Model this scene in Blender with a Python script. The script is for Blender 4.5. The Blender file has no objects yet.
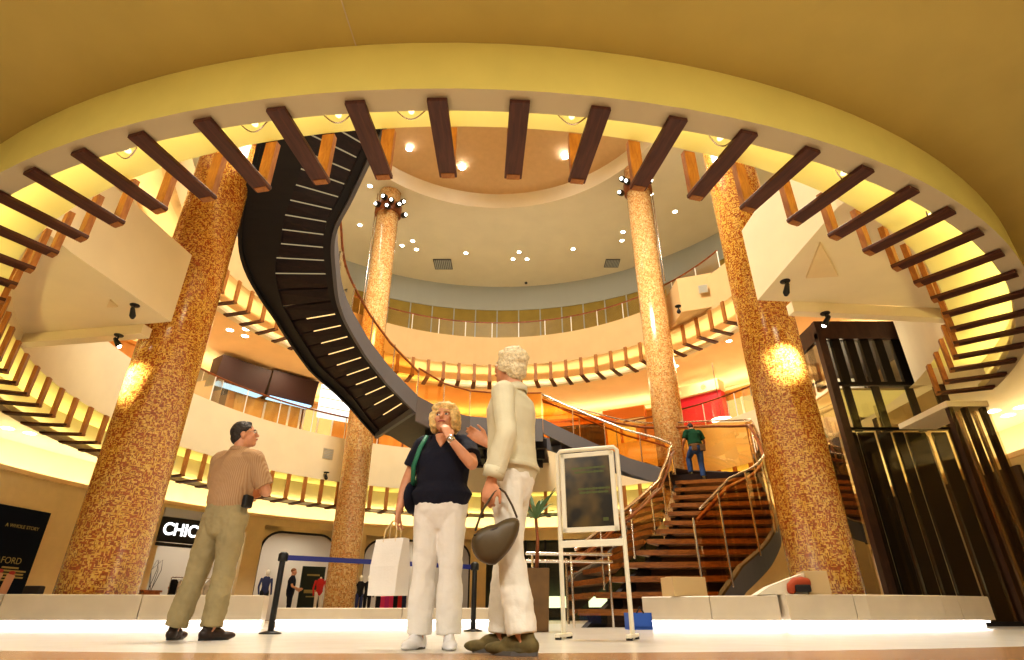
import bpy, bmesh, math, random
from mathutils import Vector, Matrix, Quaternion
random.seed(7)
PI = math.pi
COL = bpy.context.scene.collection

# ------------------------------------------------------------------ camera
F_PX, PITCH, CAM_H = 560.0, math.radians(27.0), 0.185
CT, ST = math.cos(PITCH), math.sin(PITCH)
def ray(px, py):
    x = (px - 512) / F_PX; y = (330 - py) / F_PX
    return Vector((x, CT - y * ST, ST + y * CT))
def PZ(px, py, z):
    d = ray(px, py); t = (z - CAM_H) / d.z
    return Vector((d.x * t, d.y * t, z))
def PY(px, py, Y):
    d = ray(px, py); t = Y / d.y
    return Vector((d.x * t, Y, CAM_H + d.z * t))
C0 = Vector((-0.62, 14.42, 0))
def PR(px, py, R, near=False):
    """where the view ray meets the vertical cylinder of radius R round the atrium axis"""
    d = ray(px, py)
    a = d.x**2 + d.y**2; b = -2 * (d.x * C0.x + d.y * C0.y); c = C0.x**2 + C0.y**2 - R * R
    disc = max(0, b * b - 4 * a * c)
    t = (-b + (-1 if near else 1) * math.sqrt(disc)) / (2 * a)
    return Vector((d.x * t, d.y * t, CAM_H + d.z * t))
def ang(p): return math.degrees(math.atan2(p.y - C0.y, p.x - C0.x))
def pol(R, deg, z=0.0):
    a = math.radians(deg); return Vector((C0.x + R * math.cos(a), C0.y + R * math.sin(a), z))

cam_d = bpy.data.cameras.new('camera'); cam = bpy.data.objects.new('camera', cam_d); COL.objects.link(cam)
cam_d.sensor_fit = 'HORIZONTAL'; cam_d.sensor_width = 36.0; cam_d.lens = 36.0 * F_PX / 1024.0
cam_d.clip_start = 0.02; cam_d.clip_end = 200
cam.location = (0, 0, CAM_H); cam.rotation_euler = (PI / 2 + PITCH, 0, 0)
bpy.context.scene.camera = cam

# ------------------------------------------------------------------ materials
def mat(name, col, rough=.6, metal=0, emit=None, es=0, noise=0, nscale=4, bump=0, bscale=40, spec=.5):
    m = bpy.data.materials.new(name); m.use_nodes = True
    nt = m.node_tree; b = nt.nodes['Principled BSDF']
    b.inputs['Base Color'].default_value = (*col, 1); b.inputs['Roughness'].default_value = rough
    b.inputs['Metallic'].default_value = metal
    b.inputs['Specular IOR Level'].default_value = spec
    if emit is not None:
        b.inputs['Emission Color'].default_value = (*emit, 1); b.inputs['Emission Strength'].default_value = es
    if noise or bump:
        tc = nt.nodes.new('ShaderNodeTexCoord')
    if noise:
        n = nt.nodes.new('ShaderNodeTexNoise'); n.inputs['Scale'].default_value = nscale; n.inputs['Detail'].default_value = 3
        nt.links.new(tc.outputs['Object'], n.inputs['Vector'])
        r = nt.nodes.new('ShaderNodeValToRGB')
        r.color_ramp.elements[0].position = .3; r.color_ramp.elements[1].position = .7
        r.color_ramp.elements[0].color = (*[c * (1 - noise) for c in col], 1)
        r.color_ramp.elements[1].color = (*[min(1, c * (1 + noise)) for c in col], 1)
        nt.links.new(n.outputs['Fac'], r.inputs['Fac']); nt.links.new(r.outputs['Color'], b.inputs['Base Color'])
    if bump:
        n2 = nt.nodes.new('ShaderNodeTexNoise'); n2.inputs['Scale'].default_value = bscale
        nt.links.new(tc.outputs['Object'], n2.inputs['Vector'])
        bp = nt.nodes.new('ShaderNodeBump'); bp.inputs['Strength'].default_value = bump; bp.inputs['Distance'].default_value = .01
        nt.links.new(n2.outputs['Fac'], bp.inputs['Height']); nt.links.new(bp.outputs['Normal'], b.inputs['Normal'])
    return m

def mat_emit(name, col, s):
    m = bpy.data.materials.new(name); m.use_nodes = True
    nt = m.node_tree; nt.nodes.remove(nt.nodes['Principled BSDF'])
    e = nt.nodes.new('ShaderNodeEmission'); e.inputs['Color'].default_value = (*col, 1); e.inputs['Strength'].default_value = s
    nt.links.new(e.outputs[0], nt.nodes['Material Output'].inputs[0]); return m

def mat_wood(name, c1, c2, rough=.45, scale=(3, 3, 30), spec=.4):
    m = bpy.data.materials.new(name); m.use_nodes = True
    nt = m.node_tree; b = nt.nodes['Principled BSDF']; b.inputs['Roughness'].default_value = rough
    b.inputs['Specular IOR Level'].default_value = spec
    tc = nt.nodes.new('ShaderNodeTexCoord'); mp = nt.nodes.new('ShaderNodeMapping'); mp.inputs['Scale'].default_value = scale
    n = nt.nodes.new('ShaderNodeTexNoise'); n.inputs['Scale'].default_value = 1.0; n.inputs['Detail'].default_value = 6; n.inputs['Distortion'].default_value = .8
    r = nt.nodes.new('ShaderNodeValToRGB'); r.color_ramp.elements[0].color = (*c1, 1); r.color_ramp.elements[1].color = (*c2, 1)
    r.color_ramp.elements[0].position = .35; r.color_ramp.elements[1].position = .65
    nt.links.new(tc.outputs['Object'], mp.inputs['Vector']); nt.links.new(mp.outputs[0], n.inputs['Vector'])
    nt.links.new(n.outputs['Fac'], r.inputs['Fac']); nt.links.new(r.outputs[0], b.inputs['Base Color'])
    return m

def mat_glass(name, tint, refl=.09, rough=.02, tr=.93, fk=.9):
    """thin architectural glass: tinted see-through sheet with a fresnel reflection"""
    m = bpy.data.materials.new(name); m.use_nodes = True
    nt = m.node_tree; nt.nodes.remove(nt.nodes['Principled BSDF'])
    t = nt.nodes.new('ShaderNodeBsdfTransparent'); t.inputs[0].default_value = (*[c * tr for c in tint], 1)
    g = nt.nodes.new('ShaderNodeBsdfGlossy'); g.inputs['Roughness'].default_value = rough; g.inputs[0].default_value = (1, .95, .85, 1)
    lw = nt.nodes.new('ShaderNodeFresnel'); lw.inputs[0].default_value = 1.45
    ma = nt.nodes.new('ShaderNodeMath'); ma.operation = 'MULTIPLY_ADD'; ma.inputs[1].default_value = fk; ma.inputs[2].default_value = refl - .04
    mx = nt.nodes.new('ShaderNodeMixShader')
    nt.links.new(lw.outputs[0], ma.inputs[0]); nt.links.new(ma.outputs[0], mx.inputs[0])
    nt.links.new(t.outputs[0], mx.inputs[1]); nt.links.new(g.outputs[0], mx.inputs[2])
    nt.links.new(mx.outputs[0], nt.nodes['Material Output'].inputs[0]); return m

def mat_mosaic(name, dark, mid, light, radius, cell=.017, split=.47):
    m = bpy.data.materials.new(name); m.use_nodes = True
    nt = m.node_tree; N = nt.nodes; L = nt.links; b = N['Principled BSDF']
    b.inputs['Roughness'].default_value = .19; b.inputs['Specular IOR Level'].default_value = .6; b.inputs['Coat Weight'].default_value = .5; b.inputs['Coat Roughness'].default_value = .16
    tc = N.new('ShaderNodeTexCoord'); sp = N.new('ShaderNodeSeparateXYZ'); L.new(tc.outputs['Object'], sp.inputs[0])
    def math_(op, a, bb=None):
        n = N.new('ShaderNodeMath'); n.operation = op
        for i, v in enumerate((a, bb)):
            if v is None: continue
            if isinstance(v, (int, float)): n.inputs[i].default_value = v
            else: L.new(v, n.inputs[i])
        return n.outputs[0]
    a = math_('ARCTAN2', sp.outputs[1], sp.outputs[0])
    u = math_('MULTIPLY', a, radius / cell); v = math_('MULTIPLY', sp.outputs[2], 1 / cell)
    def cellnoise(su, sv, off):
        cu = math_('FLOOR', math_('MULTIPLY', math_('ADD', u, off), su)); cv = math_('FLOOR', math_('MULTIPLY', math_('ADD', v, off), sv))
        cb = N.new('ShaderNodeCombineXYZ'); L.new(cu, cb.inputs[0]); L.new(cv, cb.inputs[1]); cb.inputs[2].default_value = off
        w = N.new('ShaderNodeTexWhiteNoise'); w.noise_dimensions = '3D'; L.new(cb.outputs[0], w.inputs['Vector'])
        return w.outputs['Value']
    A = cellnoise(1, .4, 0.3); B = cellnoise(.4, 1, 7.1); S = cellnoise(.5, .5, 3.7)
    sel = math_('GREATER_THAN', S, .5)
    val = math_('ADD', math_('MULTIPLY', A, sel), math_('MULTIPLY', B, math_('SUBTRACT', 1.0, sel)))
    r = N.new('ShaderNodeValToRGB'); r.color_ramp.interpolation = 'CONSTANT'
    e = r.color_ramp.elements; e[0].position = 0; e[0].color = (*dark, 1); e[1].position = split; e[1].color = (*mid, 1)
    x = e.new(.78); x.color = (*light, 1)
    y = e.new(.22); y.color = (*[d * 1.35 for d in dark], 1)
    L.new(val, r.inputs['Fac']); L.new(r.outputs[0], b.inputs['Base Color'])
    return m

M = {}
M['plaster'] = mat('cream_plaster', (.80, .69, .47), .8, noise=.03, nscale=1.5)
M['plaster_warm'] = mat('warm_plaster', (.82, .58, .31), .8, noise=.03, nscale=1.5)
M['soffit'] = mat('yellow_lit_soffit', (.47, .38, .12), .85, noise=.04, nscale=2)  # dim yellow light on the cream soffit is put into this colour
M['collar'] = mat('yellow_lit_collar', (.74, .66, .20), .8, noise=.03, nscale=2)
M['trough'] = mat('grey_trough', (.52, .45, .30), .8)
M['cove'] = mat('cove_paint', (.84, .77, .36), .8)
M['topceil'] = mat('beige_ceiling', (.74, .67, .51), .85, noise=.03, nscale=1)
M['dome'] = mat('orange_dome', (.58, .39, .20), .8, noise=.04)
M['bluegrey'] = mat('bluegrey_bulkhead', (.42, .45, .45), .8)
M['fascia3'] = mat('amber_balcony_paint', (.66, .46, .23), .8, noise=.03, nscale=1.5)
M['olive'] = mat('olive_wall', (.34, .25, .055), .7, noise=.08, nscale=2)
M['orange'] = mat_wood('orange_wood_wall', (.66, .28, .05), (.80, .40, .09), .5, (1.2, 1.2, .3))
M['white'] = mat('white_paint', (.86, .83, .76), .5)
M['offwhite'] = mat('ivory_lacquer', (.80, .74, .60), .45)
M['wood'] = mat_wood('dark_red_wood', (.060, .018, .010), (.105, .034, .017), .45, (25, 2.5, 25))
M['woodlit'] = mat_wood('upright_wood_lit', (.30, .115, .028), (.44, .19, .046), .5, (20, 20, 3))  # same wood as the plank, cove light on it put into the colour
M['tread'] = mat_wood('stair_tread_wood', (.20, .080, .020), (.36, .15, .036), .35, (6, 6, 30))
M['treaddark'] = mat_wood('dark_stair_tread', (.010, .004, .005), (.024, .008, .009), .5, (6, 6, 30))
M['steelgrey'] = mat('blue_grey_steel', (.13, .125, .135), .5, .2)
M['darksteel'] = mat('dark_steel', (.012, .009, .010), .6, .1)
M['rail'] = mat_wood('brown_handrail', (.20, .06, .02), (.32, .11, .035), .35, (8, 8, 8))
M['steel'] = mat('brushed_steel', (.66, .60, .55), .25, 1)
M['black'] = mat('black_plastic', (.010, .010, .011), .45)
M['glass'] = mat_glass('clear_glass', (1, .93, .78))
M['glassor'] = mat_glass('amber_glass', (1, .66, .26), .08)
M['glassdk'] = mat_glass('smoked_glass', (.80, .72, .55), .05, fk=.45)
M['glassmatt'] = mat_glass('soft_glass', (1, .93, .78), .04, .35, fk=.3)
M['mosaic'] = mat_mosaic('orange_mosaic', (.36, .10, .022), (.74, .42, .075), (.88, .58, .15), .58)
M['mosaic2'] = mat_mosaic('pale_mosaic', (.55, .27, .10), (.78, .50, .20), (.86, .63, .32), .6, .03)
M['bench'] = mat('bench_stone', (.62, .54, .43), .45, noise=.05, nscale=3)
M['topfill'] = mat_emit('hidden_ring_fill', (1, .93, .78), 17)
M['covelight3'] = mat_emit('upper_cove_light', (1, .84, .52), 20)
M['led'] = mat_emit('led_strip', (1, .95, .97), 9)
M['covelight'] = mat_emit('cove_light', (1, .84, .36), 18)
M['covelight2'] = mat_emit('wall_cove_light', (1, .88, .58), 15)
M['lamp'] = mat_emit('downlight_lamp', (1, .96, .86), 14)
M['star'] = mat_emit('bright_lamp', (1, .95, 1), 40)
M['navy'] = mat('navy_cloth', (.007, .008, .022), .9, bump=.3, bscale=120)
M['shop'] = mat('shop_interior', (.62, .57, .49), .7)
M['skin'] = mat('skin', (.62, .30, .17), .5, noise=.08, nscale=20)
M['hairdark'] = mat('dark_hair', (.03, .022, .018), .6, noise=.5, nscale=60, bump=.6, bscale=90)
M['hairblond'] = mat('blond_hair', (.74, .52, .22), .55, noise=.3, nscale=45, bump=.8, bscale=80)
M['hairgrey'] = mat('white_blond_hair', (.72, .60, .38), .6, noise=.25, nscale=60, bump=.9, bscale=90)

# ------------------------------------------------------------------ mesh builder
class MB:
    def __init__(s): s.v = []; s.f = []
    def add(s, vs, fs):
        o = len(s.v); s.v += [Vector(v) for v in vs]; s.f += [tuple(i + o for i in f) for f in fs]; return s
    def hexa(s, p):   # 0-3 bottom ring, 4-7 top ring
        return s.add(p, [(3, 2, 1, 0), (4, 5, 6, 7), (0, 1, 5, 4), (1, 2, 6, 5), (2, 3, 7, 6), (3, 0, 4, 7)])
    def box(s, c, d, rz=0, mt=None):
        c = Vector(c); x, y, z = d[0] / 2, d[1] / 2, d[2] / 2
        R = mt if mt is not None else Matrix.Rotation(rz, 3, 'Z')
        return s.hexa([c + R @ Vector(q) for q in ((-x, -y, -z), (x, -y, -z), (x, y, -z), (-x, y, -z), (-x, -y, z), (x, -y, z), (x, y, z), (-x, y, z))])
    def bar(s, a, b, w, h, up=(0, 0, 1)):   # rectangular bar from a to b
        a, b = Vector(a), Vector(b); d = (b - a).normalized(); u = Vector(up)
        sd = d.cross(u)
        if sd.length < 1e-4: sd = d.cross(Vector((0, 1, 0)))
        sd.normalize(); u = sd.cross(d).normalized()
        sd *= w / 2; u *= h / 2
        return s.hexa([a - sd - u, a + sd - u, b + sd - u, b - sd - u, a - sd + u, a + sd + u, b + sd + u, b - sd + u])
    def prism(s, poly, z0, z1):
        n = len(poly); vs = [(p[0], p[1], z0) for p in poly] + [(p[0], p[1], z1) for p in poly]
        fs = [tuple(range(n - 1, -1, -1)), tuple(range(n, 2 * n))] + [(i, (i + 1) % n, n + (i + 1) % n, n + i) for i in range(n)]
        return s.add(vs, fs)
    def tube(s, pts, rad, seg=10, ref=(1, 0, 0), caps=True, closed=False):
        pts = [Vector(p) for p in pts]; n = len(pts)
        rads = [rad] * n if isinstance(rad, (int, float, tuple)) else list(rad)
        rads = [(r, r) if isinstance(r, (int, float)) else r for r in rads]
        rings = []; ref = Vector(ref)
        for i, p in enumerate(pts):
            if closed: d = pts[(i + 1) % n] - pts[i - 1]
            else: d = pts[min(i + 1, n - 1)] - pts[max(i - 1, 0)]
            d.normalize(); a = ref - d * ref.dot(d)
            if a.length < 1e-3: a = Vector((0, 1, 0)) - d * d.y
            a.normalize(); b = d.cross(a); rings.append((p, d, a, b, rads[i]))
            ref = a
        R = []
        if caps and not closed:
            p, d, a, b, r = rings[0]; m = min(r)
            R += [(p - d * m * .85, d, a, b, (r[0] * .35, r[1] * .35)), (p - d * m * .55, d, a, b, (r[0] * .8, r[1] * .8))]
        R += rings
        if caps and not closed:
            p, d, a, b, r = rings[-1]; m = min(r)
            R += [(p + d * m * .55, d, a, b, (r[0] * .8, r[1] * .8)), (p + d * m * .85, d, a, b, (r[0] * .35, r[1] * .35))]
        vs = []; k = len(R)
        for p, d, a, b, r in R:
            for j in range(seg):
                t = 2 * PI * j / seg; vs.append(p + a * (r[0] * math.cos(t)) + b * (r[1] * math.sin(t)))
        fs = []
        for i in range(k if closed else k - 1):
            for j in range(seg):
                i2 = (i + 1) % k
                fs.append((i * seg + j, i * seg + (j + 1) % seg, i2 * seg + (j + 1) % seg, i2 * seg + j))
        if not closed:
            fs.append(tuple(range(seg - 1, -1, -1))); fs.append(tuple((k - 1) * seg + j for j in range(seg)))
        return s.add(vs, fs)
    def lathe(s, prof, c=(0, 0, 0), seg=32, cap=True):
        c = Vector(c); vs = []
        for r, z in prof:
            for j in range(seg):
                t = 2 * PI * j / seg; vs.append(c + Vector((r * math.cos(t), r * math.sin(t), z)))
        fs = [(i * seg + j, i * seg + (j + 1) % seg, (i + 1) * seg + (j + 1) % seg, (i + 1) * seg + j) for i in range(len(prof) - 1) for j in range(seg)]
        if cap: fs += [tuple(range(seg - 1, -1, -1)), tuple((len(prof) - 1) * seg + j for j in range(seg))]
        return s.add(vs, fs)
    def ell(s, c, r, mt=None, seg=14, rings=9):
        c = Vector(c); vs = []; fs = []
        mt = mt or Matrix.Identity(3)
        for i in range(1, rings):
            ph = PI * i / rings
            for j in range(seg):
                t = 2 * PI * j / seg
                vs.append(c + mt @ Vector((r[0] * math.sin(ph) * math.cos(t), r[1] * math.sin(ph) * math.sin(t), -r[2] * math.cos(ph))))
        m = len(vs); vs += [c + mt @ Vector((0, 0, -r[2])), c + mt @ Vector((0, 0, r[2]))]
        for i in range(rings - 2):
            for j in range(seg):
                fs.append((i * seg + j, i * seg + (j + 1) % seg, (i + 1) * seg + (j + 1) % seg, (i + 1) * seg + j))
        for j in range(seg):
            fs.append((m, (j + 1) % seg, j)); fs.append((m + 1, (rings - 2) * seg + j, (rings - 2) * seg + (j + 1) % seg))
        return s.add(vs, fs)
    def sweep(s, path, sect, closed=False):
        """path: list of (origin, outdir); sect: list of (d, z) closed polygon carried along"""
        k = len(sect); vs = []; n = len(path)
        for o, od in path:
            for q in sect: vs.append(Vector(o) + Vector(od) * q[0] + Vector((0, 0, q[1])))
        fs = []
        for i in range(n if closed else n - 1):
            i2 = (i + 1) % n
            for j in range(k): fs.append((i * k + j, i * k + (j + 1) % k, i2 * k + (j + 1) % k, i2 * k + j))
        if not closed: fs += [tuple(range(k - 1, -1, -1)), tuple((n - 1) * k + j for j in range(k))]
        return s.add(vs, fs)
    def mesh(s, name):
        m = bpy.data.meshes.new(name); m.from_pydata([tuple(v) for v in s.v], [], s.f); m.update()
        bm = bmesh.new(); bm.from_mesh(m); bmesh.ops.recalc_face_normals(bm, faces=bm.faces); bm.to_mesh(m); bm.free()
        return m
    def build(s, name, mt, parent=None, smooth=False, loc=None, bevel=0):
        me = s.mesh(name)
        if loc is not None:
            me.transform(Matrix.Translation(-Vector(loc)))
        o = bpy.data.objects.new(name, me); COL.objects.link(o)
        if loc is not None: o.location = loc
        if mt: me.materials.append(mt)
        if smooth: me.polygons.foreach_set('use_smooth', [True] * len(me.polygons))
        if parent: o.parent = parent
        if bevel:
            b = o.modifiers.new('bevel', 'BEVEL'); b.width = bevel; b.segments = 2; b.limit_method = 'ANGLE'
        return o

def arc_sect(R0, a0, a1, sect, n=None, closed=False):
    n = n or max(2, int(abs(a1 - a0) / 2.5)); mb = MB(); path = []
    for i in range(n if closed else n + 1):
        a = math.radians(a0 + (a1 - a0) * i / n); path.append(((C0.x, C0.y, 0), (math.cos(a), math.sin(a), 0)))
    return mb.sweep(path, [(R0 + d, z) for d, z in sect], closed)
def ring_flat(r0, r1, z, n=144):
    mb = MB(); vs = []
    for i in range(n): vs += [pol(r0, 360 * i / n, z), pol(r1, 360 * i / n, z)]
    return mb.add(vs, [(2 * i, 2 * i + 1, (2 * i + 3) % (2 * n), (2 * i + 2) % (2 * n)) for i in range(n)])

def tag(o, label, cat, group=None):
    o['label'] = label; o['category'] = cat
    if group: o['group'] = group
    return o
def thing(name, label, cat, loc=(0, 0, 0), rz=0, group=None):
    o = bpy.data.objects.new(name, None); COL.objects.link(o); o.empty_display_size = .1
    o.location = loc; o.rotation_euler = (0, 0, rz); return tag(o, label, cat, group)
def struct(name, mb, mt, smooth=False):
    o = mb.build(name, mt, smooth=smooth); o['kind'] = 'structure'; return o
def dup(root, loc=None, rz=None, label=None, group=None):
    r = root.copy(); COL.objects.link(r)
    if loc is not None: r.location = loc
    if rz is not None: r.rotation_euler = (0, 0, rz)
    if label: r['label'] = label
    if group: r['group'] = group
    for ch in list(root.children):
        c = ch.copy(); COL.objects.link(c); c.parent = r
        for g in list(ch.children):
            d = g.copy(); COL.objects.link(d); d.parent = c
    return r
ORD = ['first', 'second', 'third', 'fourth', 'fifth', 'sixth', 'seventh', 'eighth', 'ninth', 'tenth', 'eleventh', 'twelfth', 'thirteenth',
       'fourteenth', 'fifteenth', 'sixteenth', 'seventeenth', 'eighteenth', 'nineteenth', 'twentieth', 'twenty-first', 'twenty-second',
       'twenty-third', 'twenty-fourth', 'twenty-fifth', 'twenty-sixth', 'twenty-seventh', 'twenty-eighth', 'twenty-ninth', 'thirtieth']
def text_obj(name, txt, size, mt, parent, loc, rot, extrude=.004, font_align='CENTER', offset=0):
    cu = bpy.data.curves.new(name, 'FONT'); cu.body = txt; cu.size = size; cu.extrude = extrude; cu.align_x = font_align; cu.align_y = 'CENTER'; cu.offset = offset
    t = bpy.data.objects.new(name, cu); COL.objects.link(t)
    me = bpy.data.meshes.new_from_object(t.evaluated_get(bpy.context.evaluated_depsgraph_get()))
    bpy.data.objects.remove(t)
    o = bpy.data.objects.new(name, me); COL.objects.link(o); me.materials.clear(); me.materials.append(mt)
    o.parent = parent; o.location = loc; o.rotation_euler = rot; return o
# ================================================================== THE SETTING
def floor_mat():
    m = bpy.data.materials.new('polished_stone_floor'); m.use_nodes = True
    nt = m.node_tree; N = nt.nodes; L = nt.links; b = N['Principled BSDF']; b.inputs['Roughness'].default_value = .22
    tc = N.new('ShaderNodeTexCoord'); d = N.new('ShaderNodeVectorMath'); d.operation = 'DISTANCE'
    d.inputs[1].default_value = (C0.x, C0.y, 0); L.new(tc.outputs['Object'], d.inputs[0])
    gt = N.new('ShaderNodeMath'); gt.operation = 'GREATER_THAN'; gt.inputs[1].default_value = 10.90; L.new(d.outputs['Value'], gt.inputs[0])
    n = N.new('ShaderNodeTexNoise'); n.inputs['Scale'].default_value = 3; L.new(tc.outputs['Object'], n.inputs['Vector'])
    r1 = N.new('ShaderNodeValToRGB'); r1.color_ramp.elements[0].color = (.60, .57, .51, 1); r1.color_ramp.elements[1].color = (.70, .67, .61, 1)
    L.new(n.outputs['Fac'], r1.inputs['Fac'])
    ck = N.new('ShaderNodeTexChecker'); ck.inputs['Scale'].default_value = 28; ck.inputs['Color1'].default_value = (.30, .17, .085, 1); ck.inputs['Color2'].default_value = (.40, .23, .12, 1)
    L.new(tc.outputs['Object'], ck.inputs['Vector'])
    mx = N.new('ShaderNodeMix'); mx.data_type = 'RGBA'; L.new(gt.outputs[0], mx.inputs[0]); L.new(r1.outputs[0], mx.inputs[6]); L.new(ck.outputs[0], mx.inputs[7])
    L.new(mx.outputs[2], b.inputs['Base Color']); return m
fl = MB(); fl.box((0, 14, -.1), (80, 80, .2)); struct('floor', fl, floor_mat())

ZS, R2, R3 = 4.87, 10.06, 8.75      # lower soffit height, lower and upper ring radii
def zb2(Y): return 4.2 - .27 * min(1, max(0, (Y - 11) / 9))
# lower soffit (ceiling over the visitor), one skin with the round opening in it
def sector(r0, r1, z, a0, a1, n):
    mb = MB(); vs = []
    for i in range(n + 1): vs += [pol(r0, a0 + (a1 - a0) * i / n, z), pol(r1, a0 + (a1 - a0) * i / n, z)]
    return mb.add(vs, [(2 * i, 2 * i + 1, 2 * i + 3, 2 * i + 2) for i in range(n)])
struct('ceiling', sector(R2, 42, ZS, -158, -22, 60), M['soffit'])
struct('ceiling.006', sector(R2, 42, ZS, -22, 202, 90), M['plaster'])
cj = MB(); a_, b_ = PZ(338, -10, ZS - .004), PZ(356, 46, ZS - .004); cj.bar(a_, b_, .012, .004)
struct('trim_1', cj, M['trough'])
# balcony front of the second floor, cut where the lift shaft passes
struct('wall_balcony_lower', arc_sect(R2, 3, 345, [(0, ZS - .005), (.25, ZS - .005), (.25, 6.6), (0, 6.6)]), M['plaster'])
struct('floor.001', ring_flat(R2 + .1, 16, 6.3), M['plaster'])
# cream prows of the balcony that reach out to the two near columns
lp = [(-6.72, 5.6), (-6.70, 7.04), (-6.4, 9.3), (-9.5, 9.85), (-10.1, 9.8)] + [tuple(pol(R2 + .6, a).xy) for a in (-152, -145, -138, -132, -127.5)]
struct('wall_prow_left', MB().prism(lp, 5.1, 6.6), M['plaster'])
rp = [(4.4, 6.0), (4.3, 8.5), (7.15, 8.72), (8.9, 9.0)] + [tuple(pol(R2 + .6, a).xy) for a in (-32, -40, -47, -54, -60)]
struct('wall_prow_right', MB().prism(rp, 5.1, 6.6), M['plaster'])

dsl = MB(); dsl.bar((-6.95, 9.5, 5.0), (-9.8, 9.95, 5.0), .22, .20)
struct('trim_11', dsl, M['plaster'])
dsr = MB(); dsr.bar((4.9, 8.62, 5.0), (9.2, 9.02, 5.0), .18, .2)
struct('trim_12', dsr, M['plaster'])
def var_ring(R, angs, zfun, sectfun, closed=False):
    mb = MB(); vs = []; k = None
    for a in angs:
        p = pol(R, a); s = sectfun(zfun(p.y)); k = len(s); d = (p - C0).normalized()
        for q in s: vs.append(Vector((p.x, p.y, 0)) + d * q[0] + Vector((0, 0, q[1])))
    n = len(angs); fs = []
    for i in range(n - 1):
        for j in range(k): fs.append((i * k + j, i * k + (j + 1) % k, (i + 1) * k + (j + 1) % k, (i + 1) * k + j))
    fs += [tuple(range(k - 1, -1, -1)), tuple((n - 1) * k + j for j in range(k))]
    return mb.add(vs, fs)
def trough_sect(zb, top):
    b = zb + .062
    return [(.74, b), (.98, b), (.98, top), (.95, top), (.95, b + .04), (.77, b + .04), (.77, b + .12), (.74, b + .12)]
an2 = [15 + 325.0 * i / 150 for i in range(151)]
t2 = var_ring(R2, an2, zb2, lambda z: trough_sect(z, ZS - .003))
o = struct('trim_2', t2, M['trough'])
o.data.materials.append(M['collar'])
for p in o.data.polygons:            # yellow light on the collar's outer face is put into its colour
    c = p.center; r = math.hypot(c.x - C0.x, c.y - C0.y)
    if r > R2 + .965 and abs(p.normal.z) < .3: p.material_index = 1
struct('trim_3', var_ring(R2, an2, zb2, lambda z: [(.82, z + .17), (.90, z + .17), (.90, z + .19), (.82, z + .19)]), M['covelight'])
# painted cove ceiling just inside the collar
struct('ceiling.001', var_ring(R2, [15 + 325.0 * i / 150 for i in range(151)], zb2, lambda z: [(.0, ZS - .012), (.97, ZS - .012), (.97, ZS - .006), (0, ZS - .006)]), M['cove'])

# ---- third floor
ZT = 10.2
struct('ceiling.002', ring_flat(R3, 16.2, ZT), M['plaster_warm'])
struct('wall_balcony_upper', arc_sect(R3, 0, 360, [(0, ZT - .005), (.25, ZT - .005), (.25, 11.6), (0, 11.6)], 144, True), M['fascia3'])
struct('floor.002', ring_flat(R3 + .1, 14.6, 11.3), M['plaster'])
an3 = [-30 + 240.0 * i / 120 for i in range(121)]
zb3 = lambda Y: 9.38
struct('trim_4', var_ring(R3, an3, zb3, lambda z: trough_sect(z, z + .45)), M['plaster'])
struct('trim_5', var_ring(R3, an3, zb3, lambda z: [(.82, z + .115), (.90, z + .115), (.90, z + .135), (.82, z + .135)]), M['covelight3'])
# prow at the far right column on the third floor
q = [(6.35, 18.35), (8.4, 17.6)] + [tuple(pol(R3 + .8, a).xy) for a in (24, 34, 44)]
struct('wall_prow_back', MB().prism(q, 10.3, 11.75), M['fascia3'])

struct('trim_13', arc_sect(R3 + .55, 0, 360, [(0, 11.62), (.12, 11.62), (.12, 11.66), (0, 11.66)], 144, True), M['topfill'])  # added glowing ring, hidden by the parapet, to brighten the high ceiling
# ---- top
struct('ceiling.003', ring_flat(7.1, 15, 17.8), M['topceil'])
dm = MB(); dm.lathe([(7.1, 17.795), (7.1, 18.65)], C0, 96, cap=False)
struct('trim_6', dm, M['topceil'], True)
dm = MB(); dm.lathe([(7.1, 18.65), (6.9, 18.7), (5.5, 19.25), (3.5, 19.7), (1.5, 19.9), (.01, 19.95)], C0, 96, cap=False)
struct('ceiling.004', dm, M['dome'], True)
struct('wall_upper', arc_sect(14.5, 0, 360, [(0, 11.3), (.2, 11.3), (.2, 16.25), (0, 16.25)], 144, True), M['olive'])
struct('wall_bulkhead', arc_sect(14.45, 0, 360, [(0, 16.2), (.3, 16.2), (.3, 17.8), (0, 17.8)], 144, True), M['bluegrey'])

# ---- second floor back wall with a lit cove above it
struct('wall_middle', arc_sect(14.5, -30, 210, [(0, 6.3), (.3, 6.3), (.3, 9.35), (0, 9.35)], 120), M['orange'])
struct('trim_7', arc_sect(14.42, -30, 210, [(0, 9.3), (.5, 9.3), (.5, 9.42), (0, 9.42)], 120), M['orange'])
struct('wall_middle_cove', arc_sect(16.1, -30, 210, [(0, 9.3), (.1, 9.3), (.1, ZT), (0, ZT)], 120), M['plaster'])
struct('trim_8', arc_sect(15.0, -30, 210, [(0, 9.44), (.25, 9.44), (.25, 9.47), (0, 9.47)], 120), M['covelight2'])

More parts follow.
